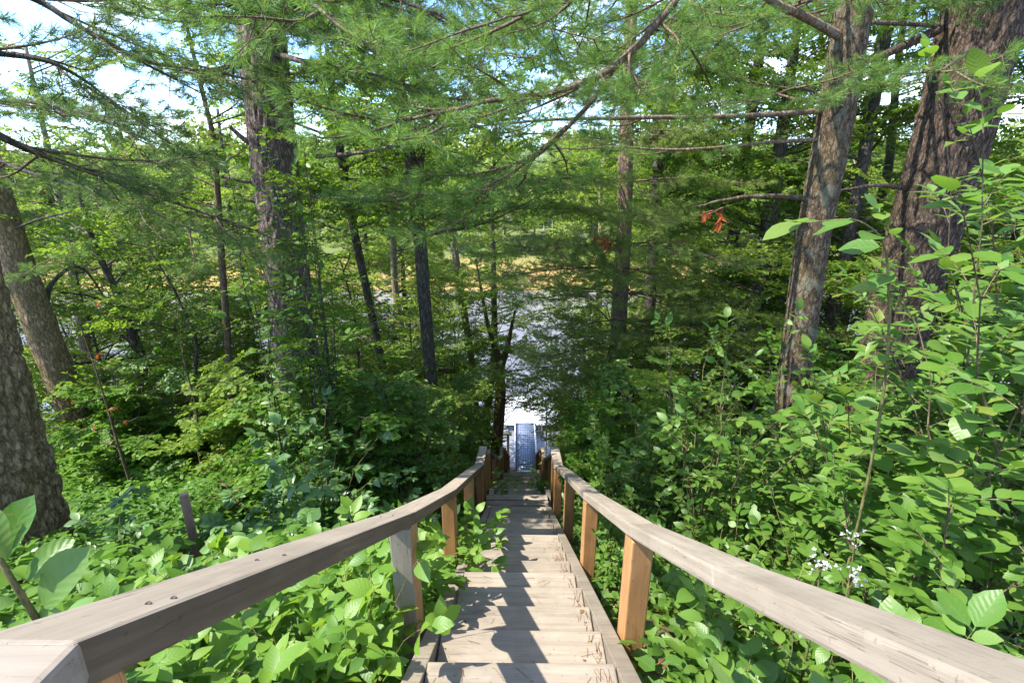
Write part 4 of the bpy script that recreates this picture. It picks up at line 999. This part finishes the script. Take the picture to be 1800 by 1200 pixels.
for f, sg, sz in ((.80, 1, .13), (.82, -1, .14), (.86, 1, .15), (.88, -1, .15), (.92, 1, .15), (.94, -1, .14), (.97, 1, .12), (.995, -1, .13), (.995, 0, .15), (.62, 1, .1), (.7, -1, .11)):
    LP.append(along(C, f)); LD.append(unit((-.75, sg * .6, -.05 + .1 * rgs.normal()))); LN.append(unit(np.array([-.15, -.25, 1]) + rgs.normal(0, .18, 3))); LS.append(sz)
put_leaves(root, 'leaf', L_BIG, np.array(LP), np.array(LD), np.array(LN), np.array(LS))
for k, (x, y, h, sp, sz, lb) in enumerate(((1.75, 4.0, 2.5, .7, .11, 'medium leaved green shrub right of the handrail below the slim pine'), (2.5, 4.4, 2.5, .8, .11, 'medium leaved shrub at the foot of the lichened trunk, beside its lower trunk'),
        (3.4, 4.9, 2.1, .9, .11, 'medium leaved shrub between the lichened trunk and the thick pine'), (1.45, 5.4, 2.0, .55, .095, 'dim medium leaved shrub beside the upper posts of the right handrail'),
        (2.2, 5.8, 2.6, .8, .1, 'shaded medium leaved shrub behind the one below the slim pine'))):
    shrub('leafy_shrub', lb, 'shrub', G(x, y), h, sp, 11, L_MED, sz, 204 + k, lean=(-.1, -.1, 0), twigs=9, per=4, twl=.22, start=.22)
k = 0
for x, y, h, sz in ((1.15, 2.0, .75, .085), (1.3, 2.7, .85, .08), (1.05, 1.45, .7, .09), (1.6, 2.2, .95, .085), (1.5, 3.3, .9, .08), (2.1, 3.0, 1.0, .085), (1.0, 3.7, .8, .075), (2.6, 3.5, 1.0, .085), (1.9, 1.6, .95, .09), (3.2, 3.0, 1.0, .085), (1.1, 4.6, .9, .075), (2.4, 4.4, 1.0, .08)):
    shrub('undergrowth_plant', 'round leaved low shrub in the undergrowth right of the handrail', 'shrub', G(x, y), h, .42, 8, L_ROUND if k % 2 else L_MED, sz, 220 + k, 'low shrubs right of the handrail', twigs=6, per=3, twl=.33, start=.25, r0=.006); k += 1
for x, y, h, sz in ((.98, .8, .6, .14), (1.15, 1.0, .7, .13), (.9, 1.15, .5, .11), (1.35, 1.2, .8, .14)):
    shrub('undergrowth_plant', 'bright broad leaved plant under the near end of the right handrail', 'plant', G(x, y), h, .3, 5, L_BIG, sz, 240 + k, 'bright plants under the near right handrail', twigs=4, per=3, twl=.3, start=.35, r0=.006); k += 1
# left: bright creeper below the rail
for n_, (x, y, h) in enumerate(((-1.0, 1.6, .55), (-1.35, 1.9, .6), (-1.0, 2.3, .7), (-1.7, 1.6, .55), (-1.75, 2.3, .6), (-1.35, 2.75, .6), (-.95, 3.0, .65), (-2.2, 2.0, .55), (-2.3, 2.6, .4), (-.8, 1.9, .75), (-1.2, 1.2, .55), (-1.7, 1.1, .5), (-.8, 2.65, .75))):
    shrub('creeper_plant', 'bright green three leaved creeper below the left handrail', 'plant', G(x, y), h, .38, 7, L_TRI + L_TRI + L_BRIGHT, .15, 260 + n_, 'bright creepers below the left handrail', twigs=4, per=2, twl=.3, start=.3, r0=.005, tilt=.55)
for n_, (x, y, h, lean) in enumerate(((-.72, 2.42, .95, .1), (-.68, 3.55, .7, .3), (-.66, 4.35, .7, .38), (-.7, 4.9, .6, .2))):
    shrub('creeper_plant', 'leafy creeper spilling over the left edge of the stairs', 'plant', G(x, y), h, .16, 5, L_BRIGHT, .11, 280 + n_, 'creepers spilling over the stair edge', lean=(lean, 0, 0), twigs=5, per=3, twl=.3, start=.35, r0=.005)
for n_, (x, y, h, lean, lb) in enumerate(((-.66, 7.9, .75, .35, 'small bright creeper overhanging the stairs left, just below the middle landing'), (.7, 8.0, .7, -.3, 'small bright creeper overhanging the stairs right, just below the middle landing'))):
    shrub('creeper_plant', lb, 'plant', G(x, y), h, .14, 5, L_BRIGHT, .11, 290 + n_, lean=(lean, 0, 0), twigs=4, per=3, twl=.3, start=.4, r0=.005)
# near left large leaves
b_ = G(-1.0, .95); root = empty('large_leaf_sapling', b_, 'young sapling with large pale leaves at the left edge beside the handrail joint', 'sapling')
C = curve([np.array(b_) - (0, 0, .1), at_d(120, 1180, 1.12), at_d(66, 1090, 1.02), at_d(6, 993, .98), at_d(-20, 930, .98)], 8)
mb = MB(); mb.tube(C, np.linspace(.009, .004, len(C)), 7); mb.obj('stem', B_STEM, root, True)
LP, LD, LN, LS = [], [], [], []; rgs = np.random.default_rng(300)
for bx, by, tx, ty, d0, d1, w in ((7, 990, 38, 872, .98, .97, .2), (6, 985, -30, 900, .98, .93, .1), (40, 1024, 118, 944, 1.0, 1.03, .3), (72, 1072, 131, 970, 1.01, .99, .8), (22, 1028, -40, 1005, 1.0, .95, .6), (29, 1054, -30, 1068, 1.0, .96, .3),
        (50, 1094, 102, 1074, 1.03, 1.0, .7), (60, 1085, 20, 1130, 1.02, .98, .4), (80, 1120, 150, 1100, 1.06, 1.05, .5), (15, 1005, 70, 1010, .99, 1.05, .5)):
    p0, p1 = at_d(bx, by, d0), at_d(tx, ty, d1); LP.append(p0); LD.append(unit(p1 - p0)); LS.append(np.linalg.norm(p1 - p0) * .92); LN.append(unit(np.array([.25, -.45, 1]) * (1 - w * .4) - FW * w + rgs.normal(0, .15, 3)))
put_leaves(root, 'leaf', L_NEAR, np.array(LP), np.array(LD), np.array(LN), np.array(LS))
shrub('large_leaf_sapling', 'low broad plant with large leaves beyond the left handrail joint', 'sapling', G(-1.9, 1.5), .65, .25, 5, L_NEAR, .16, 301, twigs=4, per=2, twl=.25, start=.35, r0=.006)
# glossy shrub and the dim shrubs left of the stairs
shrub('glossy_shrub', 'shrub with glossy pointed pale leaves left of the stairs near the large pine', 'shrub', G(-2.25, 5.0), 1.5, .6, 10, L_GLOSS, .15, 310, twigs=7, per=4, twl=.28, start=.25)
shrub('glossy_shrub', 'lower glossy leaved shrub beside the stake', 'shrub', G(-2.6, 4.3), .8, .55, 9, L_FIVE, .16, 311, twigs=5, per=3, twl=.3, start=.25)
k = 0
for x, y, h in ((-1.6, 3.9, .65), (-2.0, 3.5, .5), (-3.6, 3.7, .5), (-1.1, 4.1, .7), (-1.3, 5.0, .8)):
    shrub('undergrowth_plant', 'five part leaved plant on the ground left of the stairs', 'plant', G(x, y), h, .4, 7, L_FIVE if k % 2 == 0 else L_GLOSS, .13, 320 + k, 'five part leaved plants left of the stairs', twigs=4, per=2, twl=.3, start=.3, r0=.005); k += 1
# tall slender vine-like sapling in front of the pine C
for k, (px, py, hgt) in enumerate(((560, 800, 6.0), (515, 820, 5.2), (600, 800, 4.4))):
    p = at_y(px, py, 6.0); shrub('tall_sapling', ('tall slender sapling with dark leaves in front of the large left pine', 'shorter sapling with dark leaves hugging the large left pine', 'leafy sapling right of the large left pine')[k], 'sapling',
          G(p[0], 6.0 - .2 * k), hgt, .26, 4, L_MED, .12, 330 + k, twigs=20, per=3, twl=.1, start=.2, r0=.012, stemmat=B_DARK, droop=.1)
# small-leaved thicket made of leafy branches
def thicket(label, x, y, h, spread, n, seed, leaves, group=None, scale=.8):
    rg = np.random.default_rng(seed); b = G(x, y); root = empty('small_leaf_shrub', b, label, 'shrub', group); mb = MB(); br = []
    for k in range(n):
        a = rg.random() * 6.283; out = np.array([math.cos(a), math.sin(a), 0]) * spread * rg.uniform(.3, 1.1); hh = h * rg.uniform(.5, 1.05)
        C = curve([np.array(b) + (0, 0, -.1), np.array(b) + out * .35 + (0, 0, hh * .5), np.array(b) + out + (0, 0, hh)], 5)
        mb.tube(C, np.linspace(.014, .004, len(C)), 5)
        for t in np.linspace(.3, 1, 6):
            p = along(C, min(t, .99)); az = rg.random() * 6.283
            br.append((p, unit((math.cos(az), math.sin(az), rg.uniform(-.15, .4)))))
    mb.obj('stem', B_DARK, root, True)
    for p, d in br: add_branch(root, 'leafy_branch', leaves, p, d, rg, scale * rg.uniform(.7, 1.15), .4)
th = [(-6.9, 8.0, 2.2, .9), (-8.0, 8.8, 2.8, 1.0), (-3.4, 5.7, 1.1, .6), (-1.6, 6.4, 3.0, .8), (-2.3, 7.1, 3.4, .9), (-1.25, 7.8, 2.3, .65), (-3.1, 6.5, 2.8, .9), (-1.6, 9.6, 3.0, .9), (-2.3, 6.0, 2.3, .8), (-4.0, 7.2, 2.6, .9), (-3.6, 8.6, 2.4, 1.0), (-2.8, 10.5, 2.6, 1.0), (-1.5, 12.5, 2.3, .8), (-4.8, 8.0, 2.2, 1.0), (-5.0, 10.5, 3.0, 1.2), (-6.5, 9.2, 2.8, 1.2), (-7.5, 11.5, 3.2, 1.3), (-3.0, 13.5, 3.0, 1.2),
      (-5.5, 13.5, 3.2, 1.3), (-9.5, 13.0, 3.5, 1.3)]
thicket('tall dark leafy column of growth hugging the front of the large left pine', -2.35, 5.9, 5.4, .4, 9, 398, LB, None, .55)
for k, (x, y, h, s) in enumerate(th): thicket('small leaved shrub in the thicket left of the stairs', x, y, h, s, 7, 400 + k, (LB_S2, LB_SL, LB_S2, LB_S)[k % 4], 'thicket shrubs left of the stairs')
th = [(1.5, 7.2, 2.2, .6), (2.5, 6.9, 2.8, .8), (1.35, 9.2, 2.2, .6), (2.6, 8.8, 3.0, .9), (4.2, 6.6, 3.0, .9), (1.7, 11.2, 2.0, .7), (3.6, 10.6, 2.3, 1.0), (5.0, 8.8, 2.4, 1.0), (1.9, 13.5, 2.3, .8), (6.2, 7.0, 2.2, 1.0), (6.8, 10.0, 2.6, 1.2), (4.6, 12.8, 2.6, 1.1), (8.6, 8.5, 2.6, 1.2), (2.2, 16.0, 2.4, .8), (5.4, 5.2, 1.8, .8), (8.5, 12.0, 3, 1.3)]
for k, (x, y, h, s) in enumerate(th): thicket('small leaved shrub in the thicket right of the stairs', x, y, h, s, 7, 450 + k, (LB_S2, LB_SL, LB_S2, LB_S)[k % 4], 'thicket shrubs right of the stairs')

# ------------------------------------------------------------------ ground cover
def cover(name, label, n, xr, yr, seed, mat, hh=(.08, .42), size=(.06, .12), stairs=.72, keep=None):
    rg = np.random.default_rng(seed); x = rg.uniform(*xr, n); y = rg.uniform(*yr, n)
    ok = (np.abs(x) > stairs)
    if keep is not None: ok &= keep(x, y)
    x, y = x[ok], y[ok]; n = len(x); z = ground(x, y); m = 9
    hh_ = rg.uniform(*hh, n) * (.6 + .8 * (.5 + .5 * np.sin(x * 1.3 + 1) * np.sin(y * 1.1)))
    c = np.stack([x, y, z], -1).repeat(m, 0); a = rg.uniform(0, 6.283, n * m); rad = rg.uniform(.01, .14, n * m)
    P = c + np.stack([np.cos(a) * rad, np.sin(a) * rad, hh_.repeat(m) * rg.uniform(.45, 1.1, n * m)], -1)
    D = np.stack([np.cos(a), np.sin(a), rg.normal(-.1, .25, n * m)], -1); Nn = np.stack([rg.normal(0, .35, n * m), rg.normal(0, .35, n * m), np.ones(n * m)], -1)
    mb = MB(); F_ = frames(D, Nn, rg.uniform(*size, n * m) * rg.choice([.7, 1, 1.25], n).repeat(m)); kd = (rg.random(n) < .3).repeat(m); tn = np.clip(.5 + .5 * np.sin(x * .9 + 2) * np.sin(y * .8) + rg.normal(0, .2, n), 0, .99).repeat(m)
    mb.inst(T_ROUND, F_[kd], P[kd], 0, tn[kd]); mb.inst(T_PT, F_[~kd], P[~kd], 0, tn[~kd])
    return tag(mb.obj(name, mat), label, 'plants', kind='stuff')
cover('ground_cover', 'low bright green plants covering the ground left of the stairs', 8500, (-10, -.62), (.8, 12), 1, M_COVER, (.1, .5), (.06, .13), keep=lambda x, y: ((x < -2.6) | (y > 3.3) | (np.sin(x * 37) > .3)) & (np.abs(x) < y * 1.1 + 1.6) & ~((np.abs(x / np.maximum(y, .1) - sk.location.x / sk.location.y) < .08) & (y < sk.location.y + .05) & (y > sk.location.y - 2.2)))
cover('ground_cover', 'low plants covering the ground right of the stairs', 6500, (.62, 10), (.6, 12), 2, M_MED, keep=lambda x, y: (np.abs(x) < y * 1.1 + 1.6))
cover('ground_cover', 'low plants on the lower slope near the water', 6000, (-16, 16), (11, 20.5), 3, M_COVER, (.1, .7), (.09, .16), .85)
# leaf litter
rgl = np.random.default_rng(9); n = 9000
x = rgl.uniform(-6, 6, n); y = rgl.uniform(.5, 9, n); ok = np.abs(x) > .66; x, y = x[ok], y[ok]; n = len(x)
P = np.stack([x, y, ground(x, y) + .012], -1); a = rgl.uniform(0, 6.283, n)
mb = MB(); mb.inst(T_MID, frames(np.stack([np.cos(a), np.sin(a), rgl.normal(0, .2, n)], -1), np.stack([rgl.normal(0, .3, n), rgl.normal(0, .3, n), np.ones(n)], -1), rgl.uniform(.03, .08, n)), P, 0)
tag(mb.obj('leaf_litter', M_DEAD), 'brown fallen leaves on the soil between the plants', 'leaves', kind='stuff')

n = 70; kk = rgl.integers(0, 18, n); y0, z0, y1, z1, nst, _ = flights[0]; run, rise = (y1 - y0) / nst, (z0 - z1) / nst
x = np.where(rgl.random(n) < .6, np.sign(rgl.normal(0, 1, n)) * rgl.uniform(.3, .42, n), rgl.uniform(-.4, .4, n)) + .02
P = np.stack([x, y0 + run * (kk + rgl.uniform(.1, .9, n)), z0 - rise * (kk + .5) + .006], -1); a = rgl.uniform(0, 6.283, n)
mb = MB(); mb.inst(T_MID, frames(np.stack([np.cos(a), np.sin(a), rgl.normal(0, .08, n)], -1), np.stack([rgl.normal(0, .2, n), rgl.normal(0, .2, n), np.ones(n)], -1), rgl.uniform(.018, .045, n)), P, 0)
tag(mb.obj('fallen_leaves', leaf_mat('dry_leaf', [(.20, .11, .05), (.26, .17, .08), (.14, .08, .04)], (.3, .18, .06), .2, .7, False)), 'small dry leaves lying on the stair treads', 'leaves', kind='stuff')
# pine needles lying on the treads
M_NDL = leaf_mat('fallen_needle', [(.22, .10, .04), (.26, .13, .06), (.15, .075, .035)], (.3, .15, .05), .1, .7, False)
mb = MB(); y0, z0, y1, z1, nst, _ = flights[0]; run, rise = (y1 - y0) / nst, (z0 - z1) / nst
for k in range(nst):
    zt = z0 - rise * (k + .5) + .003
    for q in range(30 if k < 10 else 18):
        if q < 17: px_, py_ = .44 - abs(rgl.normal(0, .05)), y0 + run * (k + rgl.uniform(.05, .95)); a = rgl.normal(1.57, .35)
        else: px_, py_ = rgl.uniform(-.4, .43), y0 + run * (k + rgl.uniform(.08, .92)); a = rgl.uniform(0, 3.14)
        L = rgl.uniform(.04, .10); b = rgl.normal(0, .18); pts = [(px_ + L * s * math.cos(a + b * s), py_ + L * s * math.sin(a + b * s), zt) for s in (-.5, -.15, .2, .5)]
        pts = [(min(.45, max(-.41, p[0])), min(y0 + run * (k + .97), max(y0 + run * k + .03, p[1])), p[2] + .0012) for p in pts]
        mb.tube(pts, .0011, 3, 0, rgl.random(), False)
    if k in (9,):
        for q in range(60):
            a = rgl.uniform(0, 6.28); px_, py_ = .38 + rgl.normal(0, .04), y0 + run * (k + .5) + rgl.normal(0, .05); L = .04
            mb.tube([(px_, py_, zt + .004), (px_ + L * math.cos(a), py_ + L * math.sin(a), zt + .02)], .0015, 3, 0, rgl.random(), False)
tag(mb.obj('fallen_needles', M_NDL), 'orange brown pine needles lying on the stair treads', 'needles', kind='stuff')

# ------------------------------------------------------------------ small plants with a look of their own
# ferns
def fern_mesh(seed):
    rg = np.random.default_rng(seed); mb = MB(); t = np.linspace(0, 1, 9); main = np.stack([0 * t, t, .35 * t - .55 * t * t], -1)
    mb.tube(main, .008 * (1.1 - t), 4, 0); P, D, S = [], [], []
    for k in range(20):
        f = .12 + .86 * k / 20; p = np.array([np.interp(f, t, main[:, c]) for c in range(3)])
        for s in (-1, 1): P.append(p); D.append((s, .35, -.15)); S.append(.24 * math.sin(math.pi * (f * .85 + .1)) ** .8 + .03)
    n = len(P); mb.inst(leaf_tpl(W=.065, nseg=4, droop=.15), frames(np.array(D, float), np.tile([[0, 0, 1.]], (n, 1)), np.array(S)), np.array(P), 0)
    return mb.mesh('frond', M_FERN)
FR = [fern_mesh(k) for k in range(2)]
rg = np.random.default_rng(77)
for k, (px, py) in enumerate(((255, 800), (300, 815), (215, 830), (275, 870), (330, 800))):
    b = Gp(px, py); root = empty('fern', b, 'green feathery fern in the ground plants behind the stake', 'fern', 'ferns left of the stake')
    for q in range(7):
        a = q * .9 + rg.random(); place('frond', FR[q % 2], root, orient((0, 0, .25), (math.cos(a), math.sin(a), .55), 0, rg.uniform(.38, .6)))
# dead reddish spray
def dead_spray(label, p, d, n, seed, mat, size=.07, ln=.5, hang=True):
    rg = np.random.default_rng(seed); root = empty('dead_branch', p, label, 'branch'); mb = MB(); p = np.array(p)
    P, D = [], []
    for k in range(4):
        e = unit(np.array(d) + rg.normal(0, .45, 3)) * ln * rg.uniform(.6, 1.1); mb.tube([p, p + e * .5 + rg.normal(0, .02, 3), p + e], [.006, .004, .002], 4)
        for q in range(n): f = rg.uniform(.3, 1); P.append(p + e * f); D.append(unit(rg.normal(0, .5, 3) + (0, 0, -1 if hang else 0)))
    mb.obj('twig', B_RTWIG, root, True)
    me = leaf_mesh('dead_leaf', [(leaf_tpl(W=.2, nseg=4, droop=.4, fold=.5), (0, 1, 0), (0, 0, 0), 1)], mat)
    P, D = np.array(P), np.array(D); put_leaves(root, 'dead_leaf', [me], P, D, rg.normal(0, 1, P.shape), rg.uniform(.7, 1.2, len(P)) * size)
p = Gp(405, 935); dead_spray('rusty brown dead branch in the ground plants right of the stake', (p[0], p[1], p[2] + .25), (.1, -.1, .7), 16, 1, M_DEAD, .1, .5, False)
dead_spray('cluster of bright orange red leaves hanging left of the lichened trunk', at_y(1270, 365, 5.9), (-.3, 0, -.4), 3, 2, M_RED, .13, .3)
dead_spray('small orange red leaf cluster in front of the slim reddish pine', at_y(1060, 415, 9.5), (-.1, 0, -.6), 3, 3, M_RED, .16, .25)
# bare dead saplings on the left with a few brown leaves
for k, (pts_, lb) in enumerate((([(215, 805), (190, 720), (165, 640), (140, 570)], 'bare thin dead sapling with a few orange leaves beside the second left trunk'), ([(350, 800), (345, 720), (325, 640), (310, 560)], 'bare grey dead sapling left of the large pine'))):
    Y = 6.6 + k; C = [at_y(a, b, Y) for a, b in pts_]; C.insert(0, np.array([C[0][0] + .05, Y, float(ground(C[0][0], Y)) - .1]))
    rgd = np.random.default_rng(60 + k); root = empty('dead_sapling', C[0], lb, 'sapling'); CC = curve(C, 6); mb = MB(); mb.tube(CC, np.linspace(.022, .006, len(CC)), 6); P, D = [], []
    for q in range(10):
        p = along(CC, rgd.uniform(.4, 1)); e = unit(rgd.normal(0, 1, 3) + (0, 0, .5)) * rgd.uniform(.25, .7); mb.tube([p, p + e * .5 + rgd.normal(0, .03, 3), p + e], [.006, .004, .002], 4)
        if q < 6 and k == 0: P += [p + e] * 2; D += [unit(rgd.normal(0, .5, 3) + (0, 0, -1)) for _ in range(2)]
    mb.obj('stem', B_TWIG, root, True)
    if P:
        me = leaf_mesh('dead_leaf', [(leaf_tpl(W=.25, nseg=4, droop=.4, fold=.5), (0, 1, 0), (0, 0, 0), 1)], M_RED)
        put_leaves(root, 'dead_leaf', [me], np.array(P), np.array(D), rgd.normal(0, 1, (len(P), 3)), np.full(len(P), .07))
# white flower heads
for k, (px, py, Y) in enumerate(((1445, 985, 1.72), (1497, 1012, 1.68), (1505, 948, 1.9))):
    p = at_y(px, py, Y); b = G(p[0] + .02, p[1]); rgd = np.random.default_rng(80 + k)
    root = empty('white_flower', b, ('white flower cluster in the undergrowth beside the right handrail, the fuller of the two', 'smaller white flower cluster right of the fuller one', 'sparse greenish white flower heads above the white clusters')[k], 'flower')
    mb = MB(); P, D = [], []
    mb.tube(curve([np.array(b), (np.array(b) + p) / 2 + (.02, 0, .03), p], 5), .004, 5)
    for q in range(16 if k < 2 else 9):
        e = p + np.array([rgd.normal(0, .026), rgd.normal(0, .024), rgd.normal(0, .026)]); mb.tube([p - (0, 0, .06), e], [.0015, .001], 3)
        for w in range(7): P.append(e); D.append(unit(rgd.normal(0, 1, 3) + (0, 0, .8)))
    mb.obj('stem', B_STEM, root, True)
    me = leaf_mesh('petal', [(leaf_tpl(W=.32, nseg=3, droop=.1), (0, 1, 0), (0, 0, 0), 1)], M_PETAL_W)
    P, D = np.array(P), np.array(D); put_leaves(root, 'petal', [me], P, D, rgd.normal(0, 1, P.shape), rgd.uniform(.010, .015, len(P)))
    P2 = np.array([(np.array(b) * (1 - f) + p * f) for f in (.3, .5, .65, .8, .9) for _ in range(2)]); a = rgd.uniform(0, 6.28, len(P2))
    put_leaves(root, 'leaf', L_MED, P2, np.stack([np.cos(a), np.sin(a), a * 0], -1), np.tile([[0, 0, 1.]], (len(P2), 1)), rgd.uniform(.06, .09, len(P2)))
# red flowers by the water
p = at_y(1018, 822, 10.5); b = G(p[0], 10.5); rgd = np.random.default_rng(90)
root = empty('red_flower_bush', b, 'bush with red flowers right of the lower stairs', 'bush'); mb = MB(); P, D, PL, DL = [], [], [], []
for q in range(9):
    e = p + np.array([rgd.normal(0, .22), rgd.normal(0, .15), rgd.normal(0, .1)]); mb.tube([np.array(b) - (0, 0, .1), (np.array(b) + e) / 2 + rgd.normal(0, .04, 3), e], [.008, .006, .003], 5)
    for w in range(6): P.append(e); D.append(unit(rgd.normal(0, 1, 3)))
    for w in range(9): PL.append(np.array(b) * (1 - w / 9) + e * (w / 9)); DL.append(unit(rgd.normal(0, 1, 3) * (1, 1, .3)))
mb.obj('stem', B_STEM, root, True)
me = leaf_mesh('petal', [(leaf_tpl(W=.4, nseg=3, droop=.2), (0, 1, 0), (0, 0, 0), 1)], M_PETAL_R)
P, D = np.array(P), np.array(D); put_leaves(root, 'petal', [me], P, D, rgd.normal(0, 1, P.shape), np.full(len(P), .075))
PL, DL = np.array(PL), np.array(DL); put_leaves(root, 'leaf', L_MED, PL, DL, np.tile([[0, 0, 1.]], (len(PL), 1)), np.full(len(PL), .11))


# ------------------------------------------------------------------ labels that tell look-alikes apart
MARKS = [('the left edge', -60), ('the massive left trunk', 70), ('the stake', 349), ('the large left pine', 515), ('the first left post', 712), ('the landing', 900), ('the slim reddish pine', 1080), ('the first right post', 1122),
         ('the lichened trunk', 1410), ('the thick right pine', 1560), ('the right edge', 1860)]
FAR_MARKS = [('the left edge', -60), ('the second left trunk', 100), ('the thin sapling', 390), ('the large left pine', 500), ('the forked dark trunk', 740), ('the gangway', 920), ('the slim reddish pine', 1085), ('the straight dark trunk', 1145), ('the lichened trunk', 1430), ('the thick right pine', 1590), ('the right edge', 1860)]
BASE = {'young understorey trees': ('young leafy tree', FAR_MARKS), 'dark leaved trees by the water': ('tall dark leaved tree', FAR_MARKS), 'light leaved trees by the water': ('tall light leaved tree', FAR_MARKS),
        'thicket shrubs left of the stairs': ('small leaved shrub', FAR_MARKS), 'thicket shrubs right of the stairs': ('small leaved shrub', FAR_MARKS), 'low shrubs right of the handrail': ('low round leaved shrub', MARKS),
        'bright creepers below the left handrail': ('three leaved creeper', MARKS), 'five part leaved plants left of the stairs': ('five part leaved plant', MARKS), 'creepers spilling over the stair edge': ('leafy creeper on the left stair edge', None),
        'bright plants under the near right handrail': ('bright broad leaved plant under the right handrail', None), 'ferns left of the stake': ('feathery green fern', MARKS)}
ORD = ['nearest', 'second nearest', 'third nearest', 'fourth nearest', 'fifth nearest', 'sixth nearest', 'seventh nearest', 'eighth nearest', 'ninth nearest', 'tenth nearest', 'eleventh nearest', 'twelfth nearest']
buckets = {}
for o in [o for o in bpy.data.objects if o.parent is None and o.get('group') in BASE]:
    nm, marks = BASE[o['group']]
    x, y, z = to_px(np.array(o.location) + (0, 0, .5))
    if marks:
        x = min(1850, max(-50, x)); li = max(k for k, m in enumerate(marks) if m[1] <= x); key = (nm, marks[li][0], marks[li + 1][0])
    else: key = (nm, '', '')
    buckets.setdefault(key, []).append((z, o.name))
for (nm, l_, r_), lst in buckets.items():
    lst.sort()
    for k, (z, n_) in enumerate(lst):
        w = '' if len(lst) == 1 else (', ' + ORD[k] + ' there' if k < len(lst) - 1 or len(lst) > 12 else ', farthest there')
        bpy.data.objects[n_]['label'] = (f'{nm} between {l_} and {r_}' if l_ else nm) + w

print('objects', len(bpy.data.objects), 'meshes', len(bpy.data.meshes), 'tris', sum(sum(max(1, 1) for p in ()) for m in bpy.data.meshes), 'verts', sum(len(m.vertices) for m in bpy.data.meshes))
